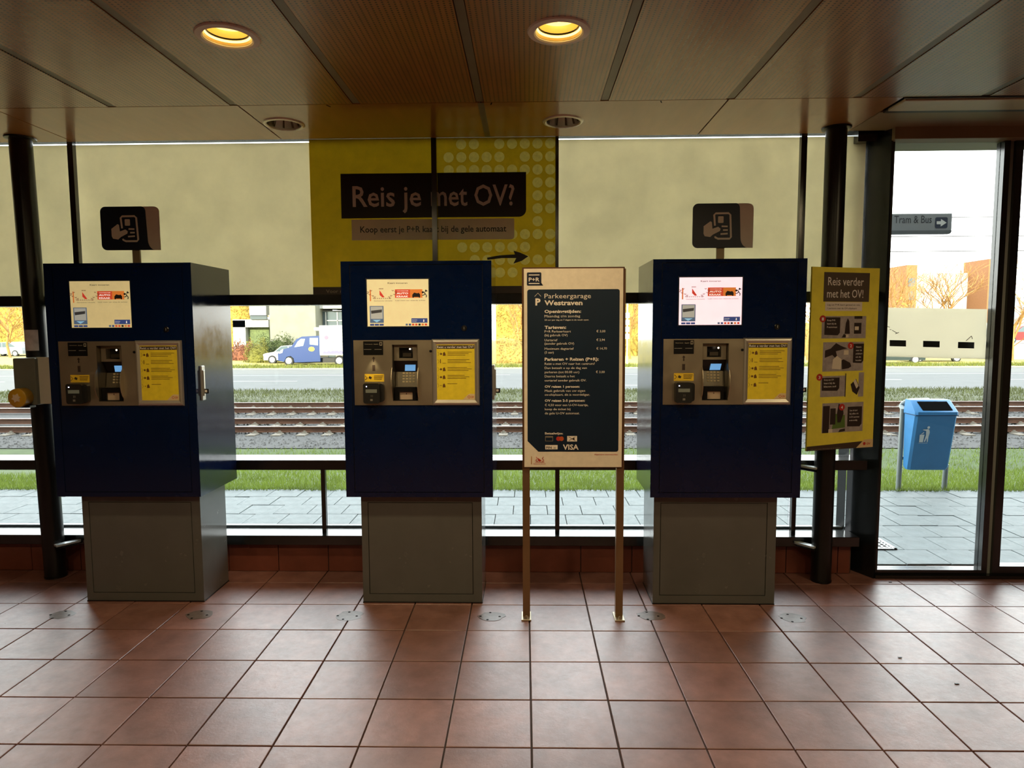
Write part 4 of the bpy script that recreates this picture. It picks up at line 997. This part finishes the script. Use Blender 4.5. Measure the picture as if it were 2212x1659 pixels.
build(mb, 'tidy_person_pictogram', mat('pictogram_white', (220, 228, 230), .5), bn_)
yb_ = 6.53
x_l, x_r = V3(1940, 1058, yb_).x, V3(2040, 1058, yb_).x
pts = [(x_l, yb_, -.05), (x_l + .01, yb_, .80)]
for q in range(1, 7): a = q * pi / 12; pts.append((x_l + .02 + .10 * (1 - cos(a)), yb_ + .05, .80 + .075 * sin(a)))
pts += [(xr - .1, yb_ + .07, .875)]
mb = MB().tube(pts, .024, 14); build(mb, 'tube_stand', TUB, bn_, True)
build(MB().tube([(x_r, yb_ + .01, -.05), (x_r + .01, yb_ + .01, .25)], .024, 14), 'rear_leg', TUB, bn_, True)
mb = MB().box(x_l + .01, xl2 + .06, 6.52, 6.54, .30, .33).box(x_l + .015, xl + .05, 6.52, 6.54, .72, .75); each(mb, 'clamp', BLACK, bn_)

# hanging direction sign on a pole hidden by the side panel
sg = thing('direction_sign', 'grey direction sign reading Tram & Bus with an arrow, outside above the door glass', 'sign', (2.75, 5.5, 0))
a0, a1 = at(1870, 462, 5.5), at(2056, 462, 5.5); b1 = at(2056, 506, 5.5)
z1s, z0s = at(1950, 462, 5.5).z, at(1950, 506, 5.5).z
build(MB().tube([(a0.x - .02, 5.53, 0), (a0.x - .02, 5.53, 3.3)], .03, 12), 'pole', FRAME, sg, True)
build(MB().poly(rrect(a0.x, a1.x, z0s, z1s, .035, 4, 'br'), 5.495, 5.53), 'panel', mat('sign_grey', (150, 158, 166), .45), sg)
build(MB().poly(rrect(a0.x, a1.x, z0s - .004, z0s + .028, .028, 4, 'br'), 5.490, 5.496), 'lower_band', mat('sign_band', (104, 112, 120), .45), sg)
mb = MB(); p_, q_ = at(1932, 482, 5.49), at(2013, 482, 5.49); mb.text('Tram & Bus', p_.x, q_.x, p_.z, .062, 5.4935, .003); build(mb, 'sign_lettering', mat('sign_ink', (50, 56, 66), .5), sg)
p_, q_ = at(2020, 493, 5.49), at(2048, 469, 5.49)
ax0, ax1, az0, az1 = p_.x, q_.x, p_.z, q_.z
build(MB().flat(rrect(ax0, ax1, az0, az1, .012, 3), 5.4930), 'arrow_box', mat('arrow_navy', (44, 56, 78), .5), sg)
am = (az0 + az1) / 2; aw = ax1 - ax0
build(MB().flat([(ax0 + .12 * aw, am - .012), (ax0 + .45 * aw, am - .012), (ax0 + .45 * aw, am - .030), (ax1 - .08 * aw, am), (ax0 + .45 * aw, am + .030), (ax0 + .45 * aw, am + .012), (ax0 + .12 * aw, am + .012)], 5.4924), 'arrow', mat('sign_white', (226, 232, 234), .5), sg)

# ------------------------------------------------------------------ terrain
GRASS = mat('grass_base', (52, 66, 22), .9, var=.3, scale=3, bump=.6, bscale=30)
GR2 = mat('verge_base', (62, 64, 38), .9, var=.3, scale=2, bump=.6, bscale=20)
FIELD = mat('winter_field', (136, 122, 56), .9, var=.25, scale=.5)
def gz(y):
    if y < 6.5: return -.03
    if y < 12: return -.03 - .97 * (y - 6.5) / 5.5
    return -1.0
mb = MB()
ys = [6.5, 7, 7.6, 8.4, 9.4, 10.6, 12, 14.3]
mb.add([(x, y, gz(y)) for y in ys for x in (-30, 34)], [(2 * k, 2 * k + 1, 2 * k + 3, 2 * k + 2) for k in range(len(ys) - 1)])
tag(build(mb, 'near_grass_bank', GRASS), kind='structure')
def blades(n, x0, x1, y0, y1, h, wd, m, name, wl=None, zf=gz, dens=1.0):
    mb = MB(); vs = []; fs = []
    for _ in range(n):
        y = y0 + (y1 - y0) * random.random() ** dens; x = random.uniform(x0, x1)
        z = zf(y); hh = h * random.uniform(.5, 1.2); a = random.uniform(0, pi); dx, dy = cos(a) * wd, sin(a) * wd
        lx, ly = random.gauss(0, .4) * hh, random.gauss(0, .4) * hh; o = len(vs)
        vs += [(x - dx, y - dy, z - .01), (x + dx, y + dy, z - .01), (x + lx, y + ly, z + hh)]; fs.append((o, o + 1, o + 2))
    mb.v = vs; mb.f = fs; return build(mb, name, m)
tag(blades(60000, -8, 11, 6.48, 14.1, .085, .006, mat('grass_blade', (112, 130, 48), .8, var=.35, scale=2, trans=.3), 'grass', dens=1.9), 'short green grass on the bank behind the paving', 'grass', kind='stuff')
tag(blades(9000, -7, 8.5, 6.46, 6.72, .05, .014, mat('weed_leaf', (116, 132, 80), .8, var=.3, scale=4, trans=.3), 'weeds', dens=1.0), 'pale low weeds along the edge of the paving', 'weeds', kind='stuff')
tag(build(MB().add([(-60, 14.2, -1.0), (70, 14.2, -1.0), (70, 22.7, -1.0), (-60, 22.7, -1.0)], [(0, 1, 2, 3)]), 'track_bed', mat('ballast_base', (62, 60, 58), .95, var=.35, scale=9, bump=1, bscale=25)), kind='structure')
mb = MB(); vs = []; fs = []
for _ in range(15000):
    y = random.uniform(14.25, 22.6); x = random.uniform(-13.5, 15); s_ = random.uniform(.02, .045)
    o = len(vs); z = -1.0
    for q in range(3):
        a = q * 2.1 + random.random(); vs.append((x + s_ * cos(a), y + s_ * sin(a), z))
    vs.append((x + random.uniform(-.4, .4) * s_, y + random.uniform(-.4, .4) * s_, z + s_ * random.uniform(.7, 1.3)))
    fs += [(o, o + 1, o + 3), (o + 1, o + 2, o + 3), (o + 2, o, o + 3)]
mb.v = vs; mb.f = fs
tag(build(mb, 'ballast', mat('ballast_stone', (88, 86, 84), .9, var=.4, scale=6)), 'grey ballast stones between the tram rails', 'ballast', kind='stuff')
RAIL = mat('rusty_rail', (84, 56, 40), .6, .3, var=.25, scale=5); RTOP = mat('rail_head', (210, 206, 200), .22, .9); SLP = mat('concrete_sleeper', (108, 100, 88), .85, var=.2, scale=5)
slm = MB().box(-.11, .11, -1.15, 1.15, -.06, .03, .01); slme = bpy.data.meshes.new('sleeper'); slme.from_pydata(slm.v, [], slm.f); slme.materials.append(SLP)
clm = MB().box(-.07, .07, -.11, .11, .03, .055, .008); clm.box(-.03, .03, -.09, -.05, .055, .085, .005); clm.box(-.03, .03, .05, .09, .055, .085, .005)
clme = bpy.data.meshes.new('rail_clip'); clme.from_pydata(clm.v, [], clm.f); clme.materials.append(SLP)
for yc, lb in ((17.05, 'nearer tram track with rusty rails on ballast'), (20.95, 'farther tram track with rusty rails on ballast')):
    t = thing('tram_track', lb, 'tram track', (0, yc, -1.0))
    for s_ in (-1, 1):
        y = yc + s_ * .745
        pr = [(y - .065, -.96), (y + .065, -.96), (y + .065, -.945), (y + .012, -.93), (y + .012, -.855), (y + .036, -.845), (y + .036, -.815), (y - .036, -.815), (y - .036, -.845), (y - .012, -.855), (y - .012, -.93), (y - .065, -.945)]
        r_ = build(MB().polyyz(pr, -30, 34), 'rail', RAIL, t)
        build(MB().box(-30, 34, y - .034, y + .034, -.8155, -.812), 'rail_head', RTOP, r_)
    for k in range(44):
        x = -13 + k * .62 + (.2 if yc > 18 else 0)
        o = bpy.data.objects.new('sleeper', slme); COL.objects.link(o); o.parent = t; o.location = (x, 0, .0)
        for s_ in (-1, 1):
            c_ = bpy.data.objects.new('rail_clip', clme); COL.objects.link(c_); c_.parent = o; c_.location = (0, s_ * .745, 0)
tag(build(MB().add([(-60, 22.6, -1.0), (70, 22.6, -1.0), (70, 24, -.93), (-60, 24, -.93), (70, 28.1, -1.0), (-60, 28.1, -1.0)], [(0, 1, 2, 3), (3, 2, 4, 5)]), 'middle_verge', GR2), kind='structure')
tag(blades(26000, -22, 26, 22.75, 27.9, .13, .016, mat('verge_blade', (84, 88, 48), .85, var=.4, scale=1.5, trans=.2), 'verge_grass', zf=lambda y: -.97), 'rough brownish green grass between the tracks and the road', 'grass', kind='stuff')
tag(build(MB().add([(-90, 28.1, -1.0), (100, 28.1, -1.0), (100, 42.8, -1.0), (-90, 42.8, -1.0)], [(0, 1, 2, 3)]), 'road', mat('asphalt', (74, 74, 72), .8, var=.12, scale=1.2, bump=.3, bscale=40)), kind='structure')
rm = thing('road_markings', 'white dashed and solid lane lines painted on the road', 'road markings', (0, 35, -1))
WM = mat('road_white', (150, 150, 146), .7)
for y, sp, ln_, ph_ in ((33.0, 7.5, 3.4, 0), (37.2, 40, 34, 5), (30.2, 26, 9, 3)):
    for k in range(-12 if sp < 10 else -2, 13 if sp < 10 else 3):
        x = k * sp + ph_; build(MB().box(x, x + ln_, y - .07, y + .07, -.999, -.995), 'painted_line', WM, rm)
tag(build(MB().box(-90, 100, 42.8, 43.05, -1.05, -.93), 'kerb', mat('kerb_stone', (120, 120, 112), .8, var=.1)), kind='structure')
tag(build(MB().add([(-200, 43.05, -.95), (220, 43.05, -.95), (220, 160, -1.0), (-200, 160, -1.0)], [(0, 1, 2, 3)]), 'far_field', FIELD), kind='structure')
tag(blades(14000, -40, 46, 43.1, 46.0, .22, .03, mat('far_blade', (96, 100, 38), .85, var=.3, scale=1, trans=.3), 'far_grass', zf=lambda y: -.95), 'sunlit yellow green grass beyond the road', 'grass', kind='stuff')
tag(build(MB().add([(-200, 43.0, -.955), (220, 43.0, -.955), (220, 46.2, -.93), (-200, 46.2, -.93)], [(0, 1, 2, 3)]), 'far_verge', mat('far_verge_base', (84, 90, 34), .9, var=.25, scale=1)), kind='structure')

# ------------------------------------------------------------------ trees and shrubs
BARK = mat('golden_bark', (140, 104, 56), .85, var=.2, scale=3)
def tree_mesh(base, h, seed, spread=1.0, depth=5, lean=0.0):
    rnd = random.Random(seed); tw = MB(); tr = MB()
    def grow(p, d, L, r, k):
        q = p + d * L; mb = tr if k >= depth - 1 else tw
        bend = Vector((rnd.gauss(0, .10), rnd.gauss(0, .10), .05)) * L
        mid = p.lerp(q, .5) + bend * .5
        mb.tube([p, mid, q], [r, r * .85, r * .66], 6 if k >= depth - 1 else 3, False)
        if k == 0: return
        n_ = 4 if k > depth - 2 else 3
        for i in range(n_):
            a = rnd.uniform(0, 2 * pi); sp = rnd.uniform(.38, .95) * spread
            d2 = (d + Vector((cos(a) * sp, sin(a) * sp, rnd.uniform(.0, .3)))).normalized()
            st_ = p.lerp(q, rnd.uniform(.6, 1)) if i else q
            grow(st_, d2, L * rnd.uniform(.62, .84), r * .58, k - 1)
        if k > 2:
            for i in range(3):
                a = rnd.uniform(0, 2 * pi); d2 = (d * .5 + Vector((cos(a), sin(a), .3))).normalized()
                grow(p.lerp(q, rnd.uniform(.3, .9)), d2, L * .4, r * .3, max(0, k - 3))
    grow(Vector(base), Vector((lean, 0, 1)).normalized(), h * .27, h * .0135, depth)
    return tr, tw
def bare_tree(name_label, x, y, h, seed, spread=1.0, depth=5, zb_=-1.0, group='bare winter trees beyond the road'):
    t = thing('bare_tree', name_label, 'tree', (x, y, zb_), group)
    a, b = tree_mesh((x, y, zb_), h, seed, spread, depth)
    build(a, 'trunk', BARK, t); build(b, 'branches', BARK, t)
def px(x, Y): return at(x, 708, Y).x
bare_tree('bare tree half hidden by the door side panel, beyond the road', px(1912, 63), 63, 11.0, 11, .9)
bare_tree('slim bare tree left of centre in the door glass', px(1965, 70), 70, 9.0, 12, .7)
bare_tree('wide bare tree rising behind the slotted board', px(2040, 56), 56, 10.6, 21, 1.15)
bare_tree('bare tree at the right edge beyond the door leaf', px(2190, 50), 50, 9.6, 5, .85)
bare_tree('bare tree seen between the machine in the middle and the tariff board, left', px(1086, 76), 76, 10, 31, .9)
bare_tree('bare tree seen just left of the tariff board', px(1118, 60), 60, 8.6, 32, .9)
bare_tree('bare tree seen right of the tariff board', px(1362, 55), 55, 8, 33, .8)
bare_tree('bare tree seen beside the right machine', px(1747, 52), 52, 8, 34, .8)
bare_tree('bare tree seen left of the left column', px(18, 62), 62, 9, 35, 1.0)
def shrub(label, x, y, rx, rz, n, m, s_, zb_=-1.0, ry=None, name='shrub', cat='shrub', group=None):
    vs = []; fs = []; ry = ry or rx
    for _ in range(n):
        a = random.uniform(0, 2 * pi); u = random.uniform(-.15, 1); r_ = random.uniform(.7, 1.0) * (1 + .18 * sin(a * 3 + x))
        c = Vector((x + rx * r_ * cos(a) * math.sqrt(max(0, 1 - u * u * .8)), y + ry * r_ * sin(a) * math.sqrt(max(0, 1 - u * u * .8)), zb_ + rz * .08 + rz * r_ * max(u, 0)))
        d1 = Vector((random.gauss(0, 1), random.gauss(0, 1), random.gauss(0, 1))).normalized() * s_; d2 = Vector((random.gauss(0, 1), random.gauss(0, 1), random.gauss(0, 1))).normalized() * s_
        o = len(vs); vs += [c, c + d1, c + d2]; fs.append((o, o + 1, o + 2))
    mb = MB(); mb.v = [tuple(v) for v in vs]; mb.f = fs
    core = MB()
    rg = []
    for k in range(6):
        u = k / 5; rr_ = math.sqrt(max(.02, 1 - u * u)) * .82
        rg.append([(x + rx * rr_ * cos(q * pi / 6), y + ry * rr_ * sin(q * pi / 6), zb_ + rz * .85 * u) for q in range(12)])
    loft(core, rg)
    t = thing(name, label, cat, (x, y, zb_), group)
    build(mb, 'foliage', m, t); build(core, 'core', m, t)
GOLD = mat('golden_foliage', (158, 132, 58), .9, var=.4, scale=.8, trans=.3); HEDGE = mat('hedge_green', (58, 68, 32), .9, var=.4, scale=1.2, trans=.2); RUST = mat('russet_foliage', (110, 66, 44), .9, var=.35, scale=1)
REED = mat('straw_foliage', (160, 134, 72), .9, var=.35, scale=1, trans=.3)
shrub('high golden thicket seen left of the left column', px(12, 92), 92, 6, 8.2, 5200, GOLD, .28, ry=3)
shrub('golden thicket between the left column and the leftmost machine', px(95, 84), 84, 3, 7.6, 2500, REED, .25, ry=3)
shrub('golden bushes behind the white portal, seen above the wall', px(512, 72), 72, 4, 7.0, 3000, GOLD, .25, ry=3)
shrub('golden bushes seen between the middle machine and the tariff board', px(1098, 68), 68, 4, 6.4, 4200, GOLD, .22, ry=3)
shrub('low straw hedge under the golden bushes by the tariff board', px(1092, 50), 50, 3.2, 2.2, 2600, REED, .16, ry=1.5)
shrub('russet hedge at the foot of the white portal', px(522, 55.3), 55.3, 1.1, 1.55, 1500, RUST, .12, ry=1.0)
shrub('yellow green bush beside the russet hedge', px(556, 51.5), 51.5, 1.0, 1.75, 1300, mat('yellowgreen_foliage', (100, 98, 38), .9, var=.35, scale=1, trans=.2), .12, ry=1)
shrub('dark green hedge behind the blue truck cab', px(598, 53.6), 53.6, 2.0, 2.0, 3000, HEDGE, .12, ry=.8)
shrub('golden bushes seen right of the tariff board', px(1358, 64), 64, 2.6, 6.5, 2200, GOLD, .24, ry=3)
shrub('straw coloured bushes beside the right machine', px(1750, 62), 62, 3, 3.5, 2000, REED, .22, ry=3)
shrub('golden shrub behind the door side panel', px(1925, 58), 58, 2.4, 4.4, 1800, REED, .2, ry=2)

# ------------------------------------------------------------------ buildings
CONC = mat('pale_render', (112, 112, 100), .85, var=.10, scale=1.2); WH = mat('white_cladding', (160, 159, 154), .6, var=.03)
DK = mat('dark_glass', (66, 76, 78), .15); BRK = mat('orange_brick', (126, 84, 50), .8, var=.12, scale=6)
b1 = thing('workshop_building', 'pale rendered building with windows behind the blue truck', 'building', (px(640, 58), 58, -1))
xa, xb = px(583, 55), px(682, 55); xc = px(760, 55)
build(MB().box(xa, xb, 55, 60, -1, 7), 'rendered_wall', CONC, b1)
build(MB().box(xb, xc + 1, 57, 62, -1, 3.2), 'rear_wall', CONC, b1)
build(MB().box(xb, xc + 1, 56.2, 62, 3.35, 7), 'white_fascia', WH, b1)
build(MB().box(xb + .02, xb + 1.0, 56.9, 57.05, -1, 3.1), 'doorway', DK, b1)
wz0, wz1 = at(705, 703, 56.5).z - .3, at(705, 674, 56.5).z
for k in range(1):
    wx = px(702, 56.5) + k * 3.4
    wn = build(MB().box(wx, wx + 3.0, 56.85, 57.0, wz0, wz1), 'window', DK, b1)
    for q in range(4): build(MB().box(wx + q * 1.0 - .04, wx + q * 1.0 + .04, 56.78, 56.86, wz0, wz1), 'glazing_bar', WH, wn)
    build(MB().box(wx, wx + 3.0, 56.78, 56.86, (wz0 + wz1) / 2 - .04, (wz0 + wz1) / 2 + .04), 'glazing_bar', WH, wn)
pt = thing('white_portal', 'overexposed white entrance portal left of the pale building', 'building', (px(540, 57), 57, -1))
build(MB().box(px(503, 57), px(530, 57), 57, 58.5, -1, at(520, 692, 57).z), 'left_pier', WH, pt)
build(MB().box(px(503, 57), px(580, 57), 57, 58.5, at(520, 707, 57).z, at(520, 690, 57).z), 'lintel', WH, pt)
build(MB().box(px(530, 57.6), px(581, 57.6), 57.6, 58, -1, at(540, 707, 57).z), 'green_screen', mat('green_screen', (84, 96, 58), .8, var=.3, scale=4), pt)
build(MB().box(px(541, 56.8), px(577, 56.8), 56.8, 57, at(541, 690, 57).z, at(541, 681, 57).z), 'dark_strip', DK, pt)
build(MB().box(px(541, 56.7), px(577, 56.7), 56.6, 57.4, at(541, 681, 57).z, at(541, 660, 57).z + .6), 'white_box', WH, pt)
of = thing('office_building', 'pale glass office building with orange brick towers behind the trees', 'building', (px(2060, 90), 90, -1))
GLW = mat('pale_facade', (138, 146, 156), .35, var=.06, scale=.4)
build(MB().box(px(1975, 92), px(2128, 92), 92, 100, -1, at(2050, 590, 92).z), 'glass_wing', GLW, of)
for (p0_, p1_, top) in ((1953, 1976, 572), (2129, 2152, 560)):
    tw_ = build(MB().box(px(p0_, 88), px(p1_, 88), 88, 93, -1, at(2000, top, 88).z), 'brick_tower', BRK, of)
    for k in range(7):
        z = at(2000, top, 88).z - 1.6 - k * 1.7
        if z < .5: break
        build(MB().box(px(p0_, 88) + .25, px(p1_, 88) - .25, 87.9, 88.02, z - 1.2, z - .1), 'window', DK, tw_)
for k in range(1, 9):
    x_ = px(1975, 92) + k * (px(2128, 92) - px(1975, 92)) / 9
    build(MB().box(x_ - .08, x_ + .08, 91.9, 92.02, -1, at(2050, 590, 92).z), 'mullion', WH, of)
for k in range(1, 3): build(MB().box(px(1975, 92), px(2128, 92), 91.88, 92.02, 2.9 * k - .1, 2.9 * k + .1), 'floor_band', WH, of)
build(MB().box(px(2165, 92), px(2300, 92), 95, 103, -1, at(2190, 640, 92).z), 'far_wing', mat('grey_facade', (104, 114, 128), .4, var=.1, scale=.5), of)

# ------------------------------------------------------------------ vehicles
TYRE = mat('tyre', (28, 28, 28), .8); RIM = mat('rim_silver', (200, 202, 204), .3, .6); WIN = mat('car_glass', (70, 84, 90), .08)
def wheel(par, x, y, z, r, rimm=RIM):
    w_ = build(MB().lathe([(0, .1), (r * .62, .1), (r * .9, .1), (r, .06), (r, -.1), (0, -.1)], (x, y, z), 20, 'y'), 'wheel', TYRE, par, True)
    build(MB().lathe([(0, .108), (r * .25, .115), (r * .62, .104)], (x, y, z), 14, 'y'), 'hub_cap', rimm, w_, True)
def car(label, x, y, length, body, flip=1, h=1.45, rim=RIM, zb_=-1.0, cap=None):
    t = thing('car', label, 'car', (x, y, zb_))
    L = length; f = flip
    prof = [(-.5, .28), (-.5, .62), (-.47, .80), (-.28, .92), (-.13, h - .04), (.0, h), (.20, h - .02), (.38, 1.0), (.48, .92), (.5, .6), (.5, .28)]
    pts = [(x + f * a * L, zb_ + b) for a, b in prof]
    if f > 0: pts = pts[::-1]
    build(MB().poly(pts[::-1] if f > 0 else pts, y - .85, y + .85), 'bodywork', body, t)
    gl = [(-.25, .93), (-.125, h - .08), (.0, h - .05), (.19, h - .07), (.33, 1.0)]
    build(MB().flat([(x + f * a * L, zb_ + b) for a, b in (gl[::-1] if f > 0 else gl)], y - .856), 'side_windows', WIN, t)
    build(MB().box(x + f * .02 * L - .04, x + f * .02 * L + .04, y - .862, y - .85, zb_ + .93, zb_ + h - .05), 'door_pillar', body, t)
    for a in (-.32, .32): wheel(t, x + f * a * L, y - .78, zb_ + .32, .33, rim)
    build(MB().box(x - f * .5 * L - .02, x - f * .5 * L + .08, y - .84, y - .5, zb_ + .60, zb_ + .74), 'headlight', mat('headlight', (236, 236, 230), .2), t)
    return t
car('small white car mostly hidden behind the blue truck cab', px(622, 50), 50.6, 3.7, mat('white_car', (140, 142, 144), .25), h=1.4)
car('silver parked car at the far left beyond the field', px(14, 66), 66, 4.3, mat('silver_car', (110, 116, 122), .25))
car('second pale parked car, just behind the left column', px(44, 68), 68, 4.2, mat('pale_car', (120, 122, 120), .25))
car('dark green car partly hidden under the slotted board', px(1926, 47.4), 47.4, 3.9, mat('darkgreen_car', (34, 44, 40), .3), flip=1)
car('pale car with white wheels under the slotted board', px(2014, 49.8), 49.8, 4.2, mat('beige_car', (110, 104, 84), .3), rim=mat('white_rim', (240, 240, 236), .4))
car('red car at the right edge behind the far door leaf', px(2206, 55), 55, 4.0, mat('red_car', (110, 30, 26), .3), zb_=.2)
bw = tag(build(MB().box(px(2150, 52), px(2300, 52), 52, 56.9, -1, .2), 'retaining_wall', mat('white_wall', (160, 158, 150), .7, var=.04)), 'low white wall under the red car at the right edge', 'wall')
vt = thing('white_van', 'white van parked behind the right door leaf edge', 'van', (px(2140, 60), 60, -1))
build(MB().box(px(2128, 60), px(2152, 60), 60, 62, -.6, 1.9, .15), 'van_body', WH, vt)
wheel(vt, px(2132, 60), 60, -.65, .35); wheel(vt, px(2148, 60), 60, -.65, .35)
build(MB().box(px(2131, 60), px(2150, 60), 59.97, 60.02, .7, 1.4), 'van_window', WIN, vt)
# blue crew-cab truck with white box
tk = thing('box_truck', 'blue crew cab truck with a white box body, beyond the road', 'truck', (px(700, 47), 47, -1))
def VP(x, y): p = at(x, y, 47); return (p.x, p.z)
cab = [(601, 779), (600, 765), (606, 757), (629, 749), (640, 733), (652, 727), (691, 725), (692, 781), (636, 783), (634, 774), (628, 769), (619, 771), (613, 782)]
build(MB().poly([VP(*p) for p in cab], 47, 48.9), 'cab', mat('truck_blue', (30, 50, 96), .25), tk)
build(MB().flat([VP(*p) for p in ((636, 750), (655, 747), (659, 732), (650, 732), (643, 738))], 46.99), 'door_window', mat('cab_glass', (150, 170, 168), .1), tk)
build(MB().flat([VP(*p) for p in ((669, 744), (687, 746), (687, 730), (669, 730))], 46.99), 'rear_window', mat('cab_glass', (150, 170, 168), .1), tk)
build(MB().flat([VP(673 + 6.5 * cos(a), 754 + 5 * sin(a)) for a in [q * pi / 8 for q in range(16)]][::-1], 46.98), 'yellow_emblem', mat('emblem_yellow', (236, 196, 40), .4), tk)
build(MB().flat([VP(*p) for p in ((603, 764), (610, 762), (612, 754), (607, 756))], 46.98), 'headlight', mat('headlight', (236, 236, 230), .2), tk)
a = VP(692, 768); b = VP(692, 703); c = VP(860, 703)
build(MB().box(a[0], c[0], 46.9, 49.1, a[1], b[1], .03), 'box_body', WH, tk)
build(MB().box(VP(677, 710)[0], a[0], 47.1, 48.9, VP(677, 715)[1], VP(677, 707)[1], .05), 'wind_deflector', WH, tk)
build(MB().flat([VP(706 + 4.5 * cos(q_ * pi / 6), 729 + 4.5 * sin(q_ * pi / 6)) for q_ in range(12)][::-1], 46.88), 'round_logo', mat('logo_mauve', (110, 76, 100), .5), tk)
mb = MB(); p_ = VP(698, 764); q2 = VP(742, 764)
mb.add([(p_[0] + k * (q2[0] - p_[0]) / 10, 46.88, p_[1] + (.32 if k % 2 else .16) * (1 - abs(k - 6) / 14)) for k in range(11)] + [(q2[0], 46.88, p_[1]), (p_[0], 46.88, p_[1])], [tuple(range(12, -1, -1))])
build(mb, 'hill_graphic', mat('graphic_purple', (88, 84, 120), .5), tk)
mb = MB(); e0, e1 = VP(717, 758), VP(743, 737); mb.framed((e0[0], e1[0]), (e0[1], e1[1]), (e0[0] + .05, e1[0] - .05, e0[1] + .05, e1[1] - .05), 46.87, 46.89); build(mb, 'side_hatch', mat('hatch_grey', (120, 120, 124), .5), tk)
build(MB().box(VP(636, 781)[0], c[0], 47.3, 48.7, VP(640, 784)[1], VP(640, 774)[1]), 'chassis', BLACK, tk)
for xx in (623, 732, 800): wheel(tk, VP(xx, 778)[0], 47.15, -1 + .36, .36)

# street furniture: lamp post, bollards
lp = thing('signal_mast', 'pale grey mast with ribbed equipment seen right of the tariff board', 'mast', (px(1355, 46.8), 46.8, -1))
sx_ = px(1355, 46.8)
build(MB().tube([(sx_, 46.8, -1), (sx_, 46.8, 4.4)], .05, 8), 'mast', mat('mast_grey', (176, 186, 192), .4, .3), lp)
for k in range(4):
    z = at(1355, 676 + k * 15, 46.8).z; build(MB().box(sx_ - .14, sx_ + .14, 46.7, 46.9, z - .36, z, .02), 'equipment_box', mat('mast_grey', (176, 186, 192), .4, .3), lp)
# overhead wires of the tram
for k, (py, lb) in enumerate(((470, 'uppermost thin overhead wire in the sky above the trees'), (511, 'middle thin overhead wire just under the direction sign'), (543, 'lowest thin overhead wire across the tree tops'))):
    z = at(2000, py, 18.5).z
    mb = MB(); pts = [(x, 18.5, z + .0004 * (x - 12) ** 2 * .3) for x in range(-40, 61, 10)]
    mb.tube(pts, .011, 4); tag(build(mb, 'overhead_wire', mat('wire', (90, 80, 70), .5)), lb, 'wire', 'tram overhead wires')
for sx_, lb in ((-40, 'tram mast far to the left carrying the overhead wires'), (60, 'tram mast far to the right carrying the overhead wires')):
    t = thing('catenary_mast', lb, 'mast', (sx_, 19.2, -1))
    build(MB().tube([(sx_, 19.2, -1), (sx_, 19.2, 6.2)], .09, 10), 'mast_shaft', mat('mast_grey', (176, 186, 192), .4, .3), t, True)
    for py in (470, 511, 543): z = at(2000, py, 18.5).z + .0003 * 2000 * 0; build(MB().tube([(sx_, 19.2, z), (sx_, 18.5, z)], .03, 6), 'cross_arm', FRAME, t)
bpy.context.view_layer.update()
